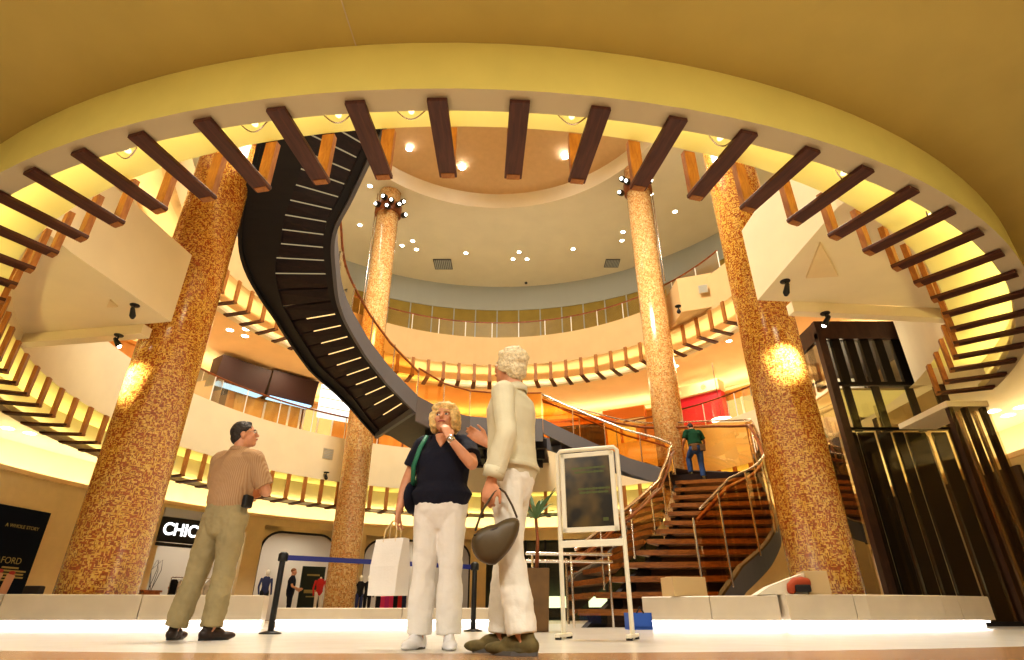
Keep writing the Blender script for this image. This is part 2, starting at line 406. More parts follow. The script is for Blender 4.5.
# ---- ground floor back wall, shop openings
RW, ZW = 13.3, 3.75
def aw(px, py=575, R=RW): return ang(PR(px, py, R))
openings = [(150, 238, 3.15), (256, 333, 3.45), (362, 470, 3.35), (486, 668, 3.3)]
cuts = sorted([(aw(x1), aw(x0), z) for x0, x1, z in openings])       # increasing angle
edges = [-40.0]
segs = []
cur = -40.0
for a0, a1, z in cuts:
    segs.append((cur, a0, 0, ZW)); segs.append((a0, a1, z, ZW)); cur = a1
segs.append((cur, 220.0, 0, ZW))
wm = MB()
for a0, a1, z0, z1 in segs:
    s_ = arc_sect(RW, a0, a1, [(0, z0), (.25, z0), (.25, z1), (0, z1)], max(2, int(abs(a1 - a0) / 2)))
    wm.add(s_.v, s_.f)
M['tan'] = mat('tan_wall', (.76, .60, .34), .75, noise=.03)
struct('wall_ground', wm, M['tan'])
struct('trim_9', arc_sect(RW - .06, -40, 220, [(0, ZW - .02), (.5, ZW - .02), (.5, ZW + .1), (0, ZW + .1)], 120), M['plaster_warm'])
struct('trim_10', arc_sect(RW + .5, -40, 220, [(0, ZW + .02), (.2, ZW + .02), (.2, ZW + .05), (0, ZW + .05)], 120), M['covelight2'])
struct('wall_ground_cove', arc_sect(RW + 1.3, -40, 220, [(0, ZW - .3), (.1, ZW - .3), (.1, ZS), (0, ZS)], 120), M['plaster'])
struct('wall_shops', arc_sect(17.0, 55, 180, [(0, 0), (.1, 0), (.1, 3.7), (0, 3.7)], 80), M['shop'])
sc_ = MB(); vs = []
nn = 60
for i in range(nn + 1):
    a = 55 + 125 * i / nn; vs += [pol(RW + .2, a, 3.68), pol(17.0, a, 3.68)]
sc_.add(vs, [(2 * i, 2 * i + 1, 2 * i + 3, 2 * i + 2) for i in range(nn)])
struct('ceiling.005', sc_, M['shop'])
# ================================================================== WOODEN BRACKETS UNDER THE RINGS
def make_bracket(name, label, group):
    t = thing(name, label, 'bracket', group=group)
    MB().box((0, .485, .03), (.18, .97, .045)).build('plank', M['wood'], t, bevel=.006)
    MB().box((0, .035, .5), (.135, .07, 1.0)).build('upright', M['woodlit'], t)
    return t
proto = make_bracket('wooden_bracket', '', '')
first = True
def place_bracket(R, a, zb, h, label, group):
    global first
    p = pol(R - .076, a, zb); rz = math.radians(a) - PI / 2
    o = proto if first else dup(proto)
    first = False
    o.location = p; o.rotation_euler = (0, 0, rz); o['label'] = label; o['group'] = group
    for c in o.children:
        if c.name.startswith('upright'): c.scale = (1, 1, h)
STEP = 360 / 94.0
a_ref = ang(PZ(513, 179, 4.2))
def sections(items, names):
    """items: angles; names: [(amin, amax, phrase, group, reverse)] -> ordinal labels"""
    out = []
    for lo, hi, phrase, group, rev in names:
        s_ = sorted([a for a in items if lo <= a < hi], reverse=rev)
        for i, a in enumerate(s_): out.append((a, ORD[i] + ' ' + phrase, group))
    return out
ang2 = []
for k in range(94):
    a = (a_ref + k * STEP + 180) % 360 - 180
    if -19.3 < a < 16: continue
    ang2.append(a)
sec2 = [(-180, -128, 'wooden bracket on the left curve of the overhead ring, counted from the back', 'wooden brackets on the left curve of the lower ring', False),
        (-128, -86, 'wooden bracket from the left on the front left arc of the overhead ring', 'wooden brackets on the front arc of the lower ring', False),
        (-86, -46, 'wooden bracket right of centre on the front arc of the overhead ring', 'wooden brackets on the front arc of the lower ring', False),
        (-46, -19, 'wooden bracket on the right end of the overhead ring, counted from the front', 'wooden brackets on the right end of the lower ring', False),
        (16, 62, 'wooden bracket on the lower ring behind the stairs, counted from the lift', 'wooden brackets on the right back of the lower ring', False),
        (62, 122, 'wooden bracket from the left on the lower ring at the back below the landing', 'wooden brackets on the back of the lower ring', True),
        (122, 180, 'wooden bracket from the left on the lower ring above the left shops', 'wooden brackets on the left back of the lower ring', True)]
for a, lab, grp in sections(ang2, sec2):
    zb = zb2(pol(R2, a).y)
    place_bracket(R2, a, zb, ZS - .02 - zb, lab, grp)
# upper ring
sec3 = [(128, 181, 'wooden bracket from the left on the upper ring left of the dark stair', 'wooden brackets on the left of the upper ring', True),
        (52, 128, 'wooden bracket from the left on the upper ring at the back above both women', 'wooden brackets on the back of the upper ring', True),
        (2, 52, 'wooden bracket from the left on the upper ring between the right columns', 'wooden brackets on the right of the upper ring', True)]
a3 = ang(PZ(552, 381, 9.38)); ang3 = []
for k in range(80):
    a = (a3 + k * 4.5 + 180) % 360 - 180
    if 2 < a < 180.9: ang3.append(a)
for a, lab, grp in sections(ang3, sec3):
    place_bracket(R3, a, 9.38, .84, lab, grp)
# little cove lamps with looped cables on the collar
lamp_px = [(125, 162), (136, 157), (259, 129), (340, 118), (412, 114), (571, 119), (717, 142), (833, 181), (917, 222)]
lp_ = thing('cove_lamp', '', 'lamp')
MB().box((0, 0, .02), (.12, .07, .04)).build('base', M['trough'], lp_, bevel=.006)
MB().ell((0, -.05, .03), (.03, .045, .03)).build('bulb', mat_emit('cove_bulb', (1, .85, .45), 2.0), lp_, True)
MB().tube([Vector((-.13 + .26 * i / 10, -.05 - .03 * math.sin(PI * i / 10), .02 - .075 * math.sin(PI * i / 10))) for i in range(11)], .007, 6).build('cable', M['steel'], lp_, True)
for i, (x, y) in enumerate(lamp_px[1:]):
    p = PZ(x, y, 4.34); a = ang(p); q = pol(R2 + .73, a, 4.31)
    o = lp_ if i == 0 else dup(lp_)
    o.location = q; o.rotation_euler = (0, 0, math.radians(a) + PI / 2 + PI)
    o['label'] = ORD[i] + ' small lamp with looped cable from the left on the overhead ring'
    o['group'] = 'cove lamps on the overhead ring'

# ================================================================== MOSAIC COLUMNS
def column(name, x, y, r, mt, label, top=17.8):
    prof = [(r, 0), (r, top)]
    t = thing(name, label, 'column', (x, y, 0))
    MB().lathe(prof, (0, 0, 0), 64).build('shaft', mt, t, True)
    MB().lathe([(r + .03, 0), (r + .03, .12)], (0, 0, 0), 64).build('base_ring', M['bench'], t, False)
    return t
def col_xy(px, py, zc):
    d = ray(px, py); return d.x * zc, d.y * zc
cl = column('mosaic_column', -6.98, 10.4, .605, M['mosaic'], 'thick orange and yellow mosaic column at the left, behind the man in khaki trousers')
cr = column('mosaic_column', 5.33, 10.4, .55, M['mosaic'], 'thick orange and yellow mosaic column at the right, beside the glass lift')
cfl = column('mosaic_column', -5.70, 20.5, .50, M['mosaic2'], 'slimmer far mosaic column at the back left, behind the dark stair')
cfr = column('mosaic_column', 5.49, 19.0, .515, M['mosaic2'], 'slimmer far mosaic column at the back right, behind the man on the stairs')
# thin conduit beside the far columns
for c, lab in ((cfl, 'back left'), (cfr, 'back right')):
    MB().tube([(.57 if c is cfr else -.56, -.1, 12), (.57 if c is cfr else -.56, -.1, 17.7)], .03, 8).build('conduit', M['steel'], c, True)

def lamp_cluster(x, y, z, label, sg):
    t = thing('spotlight_cluster', label, 'spotlights', (x, y, z))
    MB().lathe([(.57, .1), (.60, .15), (.60, .6), (.57, .65)], (0, 0, 0), 32).build('ring', M['rail'], t, True)
    spots = [(-.45, -.62, -.18), (.05, -.8, -.42), (.5, -.62, -.2), (.62, -.42, .1), (.2, -.8, -.1), (-.15, -.78, .12), (.72, -.25, -.5)]
    for i, s_ in enumerate(spots):
        s_ = Vector((s_[0] * sg + .1 * sg, s_[1], s_[2] + .45)); d = Vector((s_.x * .6, -.8, -.5)).normalized()
        h = MB().tube([s_ - d * .16, s_ + d * .12], .13, 12).build('spotlight', M['black'], t, True)
        MB().ell(s_ + d * .19, (.07, .07, .07)).build('lens', M['lamp'], h, True)
    return t
lamp_cluster(-5.70, 20.5, 16.4, 'cluster of small spotlights round the top of the back left column', 1)
lamp_cluster(5.49, 19.0, 16.4, 'cluster of small spotlights round the top of the back right column', -1)

# ================================================================== CEILING DOWNLIGHTS, VENTS, SPOTS
def downlight(p, r, label, group, bright='lamp'):
    t = thing('downlight', label, 'downlight', p, group=group)
    MB().lathe([(r, -.012), (r * 1.25, -.012), (r * 1.25, 0), (r, 0)], (0, 0, 0), 24, cap=False).build('rim', M['white'], t)
    MB().lathe([(r, -.008), (r * .2, -.01)], (0, 0, 0), 24).build('lens', M[bright], t)
    return t
tops = [(360, 225), (370, 186), (402, 245.6), (412.7, 241), (416.5, 249.4), (466, 253), (513, 259), (519, 252), (527, 259), (573, 249), (622, 240.5), (623, 232), (651, 194), (675, 211.6)]
for i, (x, y) in enumerate(tops):
    downlight(PZ(x, y, 17.79), .105, ORD[i] + ' round downlight from the left in the high beige ceiling', 'downlights in the high ceiling')
for i, (x, y) in enumerate([(409, 149), (462, 168), (565, 157)]):
    # the lamps sit in the dome: height found on the dome profile
    p = PZ(x, y, 19.0)
    downlight(p, .13, ['left', 'middle', 'right'][i] + ' of the three star-bright lamps in the orange dome', 'bright lamps in the dome', 'star')
mid = [(230, 330), (246, 329), (245, 336)]
for i, (x, y) in enumerate(mid):
    downlight(PZ(x, y, ZT - .01), .13, ['left', 'upper right', 'lower right'][i] + ' downlight of the three in the soffit above the left balcony', 'downlights over the left balcony')
for i, (x, y) in enumerate([(676, 366), (729, 341)]):
    downlight(PZ(x, y, ZT - .01), .11, ['downlight under the upper balcony just right of the back right column', 'downlight under the upper balcony beside the right column'][i], 'downlights under the upper balcony')
for i, (x, y) in enumerate([(8, 428), (30, 433), (42, 428)]):
    downlight(PZ(x, y, ZS - .01), .15, ORD[i] + ' downlight from the left in the low soffit at the left edge', 'downlights in the left soffit')
for i, (x, y) in enumerate([(993, 411), (1008, 415), (1021, 407)]):
    downlight(PZ(x, y, ZS - .01), .15, ORD[i] + ' downlight from the left in the low soffit right of the lift', 'downlights in the right soffit')
def vent(p, w, d, label, rz=0):
    t = thing('air_vent', label, 'vent', p, rz)
    MB().box((0, 0, -.02), (w, d, .04)).build('frame', M['steelgrey'], t)
    g = MB()
    for i in range(9): g.box((-w * .42 + w * .84 * i / 8, 0, -.045), (w * .06, d * .86, .02))
    g.build('grille', M['bluegrey'], t); return t
vent(PZ(443, 264, 17.79), 1.0, 1.0, 'square grey air vent in the high ceiling, left one')
vent(PZ(612, 263, 17.79), .8, .8, 'square grey air vent in the high ceiling, right one')
tag(MB().lathe([(.06, -.12), (.09, -.06), (.03, 0)], PZ(526, 282, 17.79), 16).build('ceiling_sensor', M['black'], None, True), 'tiny black sensor dome on the high ceiling near the back wall', 'sensor')
def wall_vent(p, a, w, label):
    t = thing('wall_vent', label, 'vent', p, math.radians(a) - PI / 2)
    MB().box((0, -.01, 0), (w, .02, w)).build('frame', M['trough'], t)
    g = MB()
    for i in range(6): g.box((0, -.022, -w * .38 + w * .76 * i / 5), (w * .84, .02, w * .06))
    g.build('grille', M['bluegrey'], t)
p = PR(328, 454, R2); wall_vent(p, ang(p), .42, 'small grey wall vent on the cream balcony front right of the standing man')
wall_vent(PY(703, 289, 17.93), 70, .34, 'small grey wall vent on the upper balcony between the two right columns')
tri = [(820, 242), (838, 275), (806, 277)]
t = [PZ(x, y, 5.09) for x, y in tri]
tag(MB().prism([v.xy for v in t], 5.06, 5.12).build('soffit_panel', M['tan'], None), 'triangular tan panel in the underside of the right balcony prow', 'panel')
t = [PZ(x, y, 5.09) for x, y in [(110, 299), (118, 306), (107, 306)]]
tag(MB().prism([v.xy for v in t], 5.06, 5.12).build('soffit_panel', M['tan'], None), 'small triangular panel in the underside of the left balcony prow', 'panel')
def track_spot(p, aim, label, lamp=False, s=1.0):
    t = thing('black_spotlight', label, 'spotlight', p)
    MB().lathe([(.11 * s, -.04 * s), (.13 * s, -.02 * s), (.13 * s, 0)], (0, 0, 0), 20).build('mount_plate', M['black'], t, True)
    MB().tube([(0, 0, -.03 * s), (0, 0, -.17 * s)], .025 * s, 8).build('stem', M['black'], t, True)
    d = Vector(aim).normalized(); c = Vector((0, 0, -.22 * s))
    h = MB().tube([c - d * .10 * s, c + d * .02 * s, c + d * .12 * s], [.055 * s, .07 * s, .085 * s], 14).build('housing', M['black'], t, True)
    MB().ell(c + d * .165 * s, (.06 * s,) * 3).build('lens', M['lamp'] if lamp else M['darksteel'], h, True)
track_spot(PZ(135, 305, 5.1), (-.2, .6, -.6), 'black spotlight under the left balcony prow, upper one near its edge', s=.62)
track_spot(PZ(119, 335, 4.85), (.5, .2, -.7), 'black spotlight under the left balcony prow, lower one with lit lens', True, .62)
track_spot(PZ(785, 281, 5.1), (0, .6, -.7), 'black spotlight under the right balcony prow, left one against the column', s=.62)
track_spot(PZ(825, 313, 4.85), (-.4, .4, -.7), 'black spotlight under the right balcony prow, right one with lit lens', True, .62)
p = PR(326, 476, R2 - .12); track_spot(Vector((p.x, p.y, p.z + .15)), (.3, -.5, -.6), 'small black spotlight on the balcony front below the grey wall vent', s=.8)
p = PZ(678, 306, 10.28); track_spot(p, (-.2, -.5, -.6), 'small black spotlight under the upper balcony right of the back right column', s=.9)
# ================================================================== STAIRS
def lerp_ctrl(ctrl, t):
    """Catmull-Rom through (t, Vector...) control rows"""
    n = len(ctrl)
    i = 0
    while i < n - 2 and t > ctrl[i + 1][0]: i += 1
    t0, t1 = ctrl[i][0], ctrl[i + 1][0]; u = (t - t0) / (t1 - t0); out = []
    for k in range(1, len(ctrl[0])):
        p1, p2 = ctrl[i][k], ctrl[i + 1][k]
        p0 = ctrl[i - 1][k] if i > 0 else p1 * 2 - p2
        p3 = ctrl[i + 2][k] if i + 2 < n else p2 * 2 - p1
        if u < 0 or u > 1: out.append(p1 + (p2 - p1) * u); continue
        out.append(.5 * ((2 * p1) + (p2 - p0) * u + (2 * p0 - 5 * p1 + 4 * p2 - p3) * u * u + (3 * p1 - p0 - 3 * p2 + p3) * u ** 3))
    return out
def tread_mesh(L, R, fwd, depth, th, mt, parent, name='tread'):
    f = fwd.normalized() * depth / 2; dz = Vector((0, 0, th))
    mb = MB().hexa([L - f - dz, R - f - dz, R + f - dz, L + f - dz, L - f, R - f, R + f, L + f])
    return mb.build(name, mt, parent)
def ribbon(pts, side, th, lo, hi):
    """stringer board along pts; side = outward horizontal dirs"""
    mb = MB(); vs = []; n = len(pts)
    for p, s_ in zip(pts, side):
        s_ = Vector((s_.x, s_.y, 0)).normalized() * th
        vs += [p + Vector((0, 0, lo)), p + s_ + Vector((0, 0, lo)), p + s_ + Vector((0, 0, hi)), p + Vector((0, 0, hi))]
    fs = [(i * 4 + j, i * 4 + (j + 1) % 4, i * 4 + 4 + (j + 1) % 4, i * 4 + 4 + j) for i in range(n - 1) for j in range(4)]
    fs += [(3, 2, 1, 0), (n * 4 - 4, n * 4 - 3, n * 4 - 2, n * 4 - 1)]
    return mb.add(vs, fs)
def glass_run(pts, lo, hi, step, parent, mt, post=True, postmat=None):
    """balustrade: separate glass sheets between stops, slim posts at the joints"""
    for i in range(0, len(pts) - step, step):
        seg = pts[i:i + step + 1]
        vs = []
        for p in seg: vs += [p + Vector((0, 0, lo)), p + Vector((0, 0, hi))]
        if True:
            MB().add(vs, [(2 * j, 2 * j + 2, 2 * j + 3, 2 * j + 1) for j in range(len(seg) - 1)]).build('glass_panel', mt, parent)
        if post: MB().tube([seg[0] + Vector((0, 0, lo - .05)), seg[0] + Vector((0, 0, hi + .02))], .022, 6).build('post', postmat or M['steel'], parent)

# ---- dark curved flight from the second to the third floor
V = Vector
M['slit'] = mat_emit('slit_glow', (1, .66, .28), 1.3); M['slitdim'] = mat_emit('slit_glow_dim', (.9, .72, .42), .38)
def zi(i): return 6.45 + .19 * (19 - i)
up_px = [(1, (258, 158), (351, 188)), (4, (245, 211), (334, 224)), (7, (249, 259), (334, 262)), (10, (279, 311), (341, 302)),
         (14, (312, 361), (364, 345)), (17, (344, 391), (386, 374)), (19, (364, 414), (403, 391))]
ctrl = [(i, PZ(*l, zi(i)), PZ(*r, zi(i))) for i, l, r in up_px]
def up_edge(i):
    L, R = lerp_ctrl(ctrl, i); L.z = R.z = zi(i); return L, R
t = thing('curved_staircase', 'dark curved staircase seen from below, sweeping up to the upper left', 'staircase', tuple(PZ(384, 424, 6.1)))
inv = -t.location
idx = [-5 + k for k in range(26)]
for i in idx:
    L, R = up_edge(i); L2, R2_ = up_edge(i - .5); L3, R3_ = up_edge(i + .5)
    f = ((L2 + R2_) - (L3 + R3_)) / 2; f.z = 0; dep = f.length
    tread_mesh(L + inv, R + inv, f, dep - .03, .06, M['treaddark'], t)
    if i > -4:      # flat soffit board under the tread, leaving a thin slit to the next one
        vs = []
        for u, zo in ((-.44, -.17), (.44, -.17)):
            a, b = up_edge(i + u)
            vs += [a + inv + V((0, 0, zo)), b + inv + V((0, 0, zo)), b + inv + V((0, 0, zo + .03)), a + inv + V((0, 0, zo + .03))]
        MB().add(vs, [(0, 1, 2, 3), (7, 6, 5, 4), (0, 4, 5, 1), (1, 5, 6, 2), (2, 6, 7, 3), (3, 7, 4, 0)]).build('soffit_board', M['treaddark'], t)
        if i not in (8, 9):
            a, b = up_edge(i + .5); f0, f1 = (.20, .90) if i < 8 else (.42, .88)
            MB().bar(a.lerp(b, f0) + inv + V((0, 0, -.172)), a.lerp(b, f1) + inv + V((0, 0, -.172)), .030, .02).build('slit_glow_bar', M['slit'] if i > 7 else M['slitdim'], t)  # glowing bar stands in for light showing between the boards
Ls, Rs, so, si = [], [], [], []
for k in range(53):
    i = 20.5 - k * .5; L, R = up_edge(i); Ls.append(L + inv); Rs.append(R + inv); d = (R - L).normalized(); so.append(-d); si.append(d)
ribbon(Ls, so, .09, -.30, .20).build('outer_stringer', M['darksteel'], t)
ribbon(Rs, si, .10, -.34, .24).build('inner_stringer', M['steelgrey'], t)
ps = [[], []]
def flat_strip(edge, other, w0, zo, w1=None):
    mb = MB(); vs = []
    for q_, (a, b) in enumerate(zip(edge, other)):
        d = (b - a).normalized(); d.z = 0; w = w0 if w1 is None else w1 + (w0 - w1) * min(1, max(0, (q_ - 22) / 8))
        vs += [a + V((0, 0, zo)), a + d * w + V((0, 0, zo)), a + d * w + V((0, 0, zo + .03)), a + V((0, 0, zo + .03))]
    n = len(edge)
    return mb.add(vs, [(k * 4 + j, k * 4 + (j + 1) % 4, k * 4 + 4 + (j + 1) % 4, k * 4 + 4 + j) for k in range(n - 1) for j in range(4)] + [(3, 2, 1, 0), (n * 4 - 4, n * 4 - 3, n * 4 - 2, n * 4 - 1)])
flat_strip(Ls, Rs, .95, -.22, .36).build('underside_plate', M['darksteel'], t)
flat_strip(Rs, Ls, .20, -.22).build('underside_plate', M['darksteel'], t)
gp = [r + Vector((0, 0, 0)) + s_ * .05 for r, s_ in zip(Rs, si)]
glass_run(gp, .24, 1.12, 6, t, M['glassor'])
MB().tube([g + Vector((0, 0, 1.05)) for g in gp], .035, 8).build('handrail', M['rail'], t, True)
gl = [l + s_ * .05 for l, s_ in zip(Ls, so)]
glass_run(gl, .2, 1.1, 6, t, M['glass'], False)
MB().tube([g + Vector((0, 0, 1.05)) for g in gl], .03, 8).build('handrail', M['rail'], t, True)
# cross beam where the flight meets the landing
a_, b_ = up_edge(20.4)
MB().bar(a_ + inv + Vector((0, 0, -.25)), b_ + inv + Vector((0, 0, -.25)), .12, .22).build('cross_beam', M['steelgrey'], t)

# ---- landing bridge to the second floor
La, Ra = up_edge(20.6)
inner = [Vector((Ra.x, Ra.y, 0)), Vector((-2.35, 18.25, 0)), Vector((-1.5, 18.95, 0)), Vector((-.4, 19.2, 0)), Vector((1.05, 19.15, 0))]
outer = [Vector((1.25, 21.2, 0)), Vector((1.6, 24.2, 0)), Vector((-3.4, 24.0, 0)), Vector((La.x + .35, La.y + .35, 0)), Vector((La.x, La.y, 0))]
t = thing('landing_bridge', 'dark landing with grey edge behind the two women, joining both stair flights', 'landing', (-1, 21, 6.3))
O = Vector((-1, 21, 6.3))
MB().prism([(p - O).xy for p in inner + outer], -.24, 0).build('deck', M['treaddark'], t)
ipts = [p - Vector((O.x, O.y, 0)) for p in inner]
ribbon(ipts, [Vector((.4, -.9, 0))] * len(ipts), .08, -.72, .10).build('edge_beam', M['steelgrey'], t)
opts = [Vector((1.15, 19.3, 0)), Vector((1.25, 21.2, 0)), Vector((1.6, 24.2, 0))]
for q in (20.6, 22.2, 23.6):
    MB().box((0, q - 21, -.40), (4.6, .16, .34)).build('beam', M['darksteel'], t)
for q in (-3.0, -1.2, .4):
    MB().box((q + 1, 21.5 - 21, -.36), (.14, 4.4, .26)).build('beam', M['darksteel'], t)
glass_run(ipts, .1, 1.05, 1, t, M['glassor'])
MB().tube([p + Vector((0, 0, 1.08)) for p in ipts], .032, 8).build('handrail', M['rail'], t, True)
for (px, py) in ((464, 451), (432, 417), (420, 420)):
    p = PZ(px, py, 5.95) - O; MB().ell(p, (.05, .05, .03)).build('underside_lamp', M['lamp'], t, True)

# ---- broad lower flight
M['riser'] = mat_wood('stair_riser_wood', (.055, .02, .006), (.10, .04, .012), .4, (4, 4, 20))
V = Vector
low = [(0.0, V((.95, 10.6, 0)), V((3.1, 10.55, 0))), (.93, V((2.15, 11.95, 0)), V((4.3, 11.6, 0))), (1.5, V((2.95, 13.05, 0)), V((5.45, 12.9, 0))),
       (2.2, V((3.8, 14.5, 0)), V((6.4, 14.3, 0))), (3.6, V((4.75, 16.5, 0)), V((6.9, 15.9, 0))),
       (3.9, V((4.85, 17.0, 0)), V((6.98, 17.0, 0))), (4.6, V((3.75, 18.0, 0)), V((4.65, 19.3, 0))), (5.5, V((2.35, 18.75, 0)), V((2.85, 20.6, 0))), (6.25, V((1.1, 19.15, 0)), V((1.25, 21.2, 0)))]
def low_edge(z):
    a, b = lerp_ctrl(low, z); a = a.copy(); b = b.copy(); a.z = b.z = z; return a, b
t = thing('broad_staircase', 'broad brown staircase with glass balustrades at the right, under the man in green', 'staircase', (2.3, 11.4, 0))
O = Vector((2.3, 11.4, 0))
zs = [.281 * (k + 1) for k in range(13)]
for z in zs:
    a, b = low_edge(z); a0, b0 = low_edge(z - .14); a1, b1 = low_edge(min(3.75, z + .14))
    f = (a1 + b1 - a0 - b0) / 2; f.z = 0
    tread_mesh(a - O, b - O, f, max(.5, f.length * 1.04), .10, M['tread'], t)
    fb = f.normalized() * (f.length * .5 - .02)
    tread_mesh(a - O + fb - V((0, 0, .095)), b - O + fb - V((0, 0, .095)), f, .03, .19, M['riser'], t, 'riser')
pl = [low_edge(3.66)[0], low_edge(3.66)[1], V((6.95, 16.0, 3.9)), V((6.95, 17.2, 3.9)), V((5.6, 18.3, 3.9)), V((4.75, 17.6, 3.9)), V((4.5, 16.8, 3.9))]
MB().prism([(p - O).xy for p in pl], 3.62, 3.885).build('half_landing', M['treaddark'], t)
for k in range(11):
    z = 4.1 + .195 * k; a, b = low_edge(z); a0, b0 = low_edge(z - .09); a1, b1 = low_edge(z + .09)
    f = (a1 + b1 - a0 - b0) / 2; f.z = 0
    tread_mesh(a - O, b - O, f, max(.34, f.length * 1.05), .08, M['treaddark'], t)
zz = [6.25 * k / 60 for k in range(61)]
ins = [low_edge(max(.05, z))[0] - O for z in zz]; outs = [low_edge(max(.05, z))[1] - O for z in zz]
dd = [(b - a).normalized() for a, b in zip(ins, outs)]
ribbon(ins[36:], [-d for d in dd[36:]], .09, -.40, .12).build('inner_stringer', M['steelgrey'], t)
ribbon([p + (q - p) * .1 for p, q in zip(ins[:37], outs[:37])], [-d for d in dd[:37]], .09, -.34, -.07).build('inner_stringer', M['darksteel'], t)
ribbon(outs, dd, .09, -.36, .10).build('outer_stringer', M['steelgrey'], t)
gi = [p - d * .06 for p, d in zip(ins, dd)]; go = [p + d * .12 for p, d in zip(outs, dd)]
glass_run(gi, .05, 1.0, 6, t, M['glassor'])
glass_run(go, .08, 1.68, 6, t, M['glassor'])
MB().tube([p + V((0, 0, 1.05)) for p in gi[2:]], .038, 8).build('handrail', M['steel'], t, True)
MB().tube([p + d * .04 + V((0, 0, .86)) for p, d in zip(gi[2:], dd[2:])], .032, 8).build('handrail', M['rail'], t, True)
MB().tube([p + V((0, 0, 1.74)) for p in go[2:]], .024, 8).build('handrail', M['steel'], t, True)
MB().tube([p - d * .06 + V((0, 0, 1.55)) for p, d in zip(go[2:], dd[2:])], .042, 8).build('handrail', M['rail'], t, True)

# ---- glass railings on the balconies
def balcony_rail(R, z0, z1, angs, label, postmat, glass, bars=1):
    t = thing('glass_railing', label, 'railing', tuple(pol(R, angs[0], z0)))
    O = t.location.copy()
    pts = [pol(R, a, z0) - O for a in angs]
    glass_run(pts, 0.02, z1 - z0 - .05, 4, t, glass, True, postmat)
    MB().tube([p + V((0, 0, z1 - z0 - .02)) for p in pts], .035, 8).build('handrail', M['rail'], t, True)
def arange(a0, a1, s): 
    n = int(round((a1 - a0) / s)); return [a0 + (a1 - a0) * i / n for i in range(n + 1)]
balcony_rail(R2 + .12, 6.6, 7.55, arange(120, 178, 2), 'glass railing with brown handrail on the left lower balcony before the plywood hoarding', M['white'], M['glass'])
balcony_rail(R2 + .12, 6.6, 7.55, arange(22, 58, 2), 'glass railing with brown handrail on the right lower balcony behind the man in green', M['white'], M['glass'])
balcony_rail(R3 + .12, 11.6, 12.45, arange(20, 160, 2), 'long curved glass railing on the upper balcony along the back of the atrium', M['white'], M['glassmatt'])
# pale upright strips between the yellow panels of the upper wall
for k in range(22):
    a = 36 + 5.0 * k
    o = MB().box((0, 0, 2.45), (.07, .05, 4.9)).build('wall_strip', M['bluegrey'], None)
    o.location = pol(14.46, a, 11.3); o.rotation_euler = (0, 0, math.radians(a) - PI / 2)
    tag(o, ORD[k] + ' pale upright strip from the right on the yellow upper wall', 'strip', 'strips on the upper wall')
# ================================================================== LIFT
t = thing('glass_lift', 'tall dark-framed glass lift shaft to the right of the mosaic column', 'lift', (8.55, 13.2, 0))
X0, X1, Y0, Y1, ZT_ = -1.2, 1.2, -1.2, 1.2, 6.5
M['liftbrown'] = mat_wood('lift_brown_frame', (.035, .016, .010), (.06, .028, .016), .4, (8, 8, 3))
for x in (X0, X1):
    for y in (Y0, Y1): MB().box((x, y, 3.1), (.17, .17, 6.2)).build('corner_post', M['liftbrown'], t)
tb = MB()
for c, d in (((0, Y0, 6.27), (2.57, .14, .46)), ((0, Y1, 6.27), (2.57, .14, .46)), ((X0, 0, 6.27), (.14, 2.4, .46)), ((X1, 0, 6.27), (.14, 2.4, .46))): tb.box(c, d)
tb.build('top_beam', M['liftbrown'], t)
MB().box((0, .1, 4.9), (2.1, 2.0, .05)).build('reflection_plate', M['cove'], t)  # added plate standing in for the yellow soffit reflected in the glass
MB().box((0, 1.12, 5.5), (2.1, .04, .95)).build('white_reflector', M['white'], t)  # added white plate, brightens the gaps between the upper fins
MB().box((0, 0, 6.05), (2.3, 2.3, .06)).build('roof_plate', M['darksteel'], t)
for x in (-.86, -.52, -.18, .16, .62): MB().box((x, Y0 + .03, 5.5), (.20 if x < .5 else .3, .10, 1.1)).build('upper_fin', M['darksteel'], t)
for y in (-.7, -.2, .3, .8): MB().box((X0 + .02, y, 5.5), (.08, .3, 1.1)).build('upper_fin', M['darksteel'], t)
MB().box((0, Y0 + .03, 4.92), (2.3, .1, .08)).build('transom', M['darksteel'], t)
MB().box((0, Y0 + .03, 3.86), (2.3, .1, .05)).build('transom', M['darksteel'], t)
for x, w in ((-1.0, .16), (-.70, .34), (-.30, .26), (.02, .2), (.40, .42), (.92, .30)): MB().box((x, Y0 + .12, 1.9), (w, .06, 3.8)).build('lower_fin', M['darksteel'], t)
for x in (-.78, -.12, .66): MB().box((x, Y0 + .2, 4.4), (.16, .06, 1.1)).build('lower_fin', M['darksteel'], t)
for y, w in ((-.5, .5), (.25, .5), (.85, .3)): MB().box((X0 + .05, y, 1.9), (.06, w, 3.8)).build('lower_fin', M['darksteel'], t)
for x, y in ((-.86, -1.0), (-.5, -1.02), (-.12, -1.0), (.17, -1.02), (.70, -1.0)): MB().box((x, y, 1.9), (.045, .03, 3.7)).build('light_strip', M['white'], t)  # white strips painted in for the light gaps between the fins
for y in (-.3, .5): MB().tube([(.05 + y, 0.2, .1), (.05 + y, .2, 6.0)], .03, 8).build('guide_rail', M['steel'], t, True)
for nm, p in (('front', [(X0, Y0 - .02), (X1, Y0 - .02)]), ('left', [(X0 - .02, Y0), (X0 - .02, Y1)]), ('right', [(X1 + .02, Y0), (X1 + .02, Y1)])):
    a, b = p; MB().add([(a[0], a[1], .05), (b[0], b[1], .05), (b[0], b[1], 6.05), (a[0], a[1], 6.05)], [(0, 1, 2, 3)]).build('glass_wall', M['glassdk'], t)
MB().box((0, 0, .04), (2.6, 2.6, .08)).build('base_plate', M['darksteel'], t)
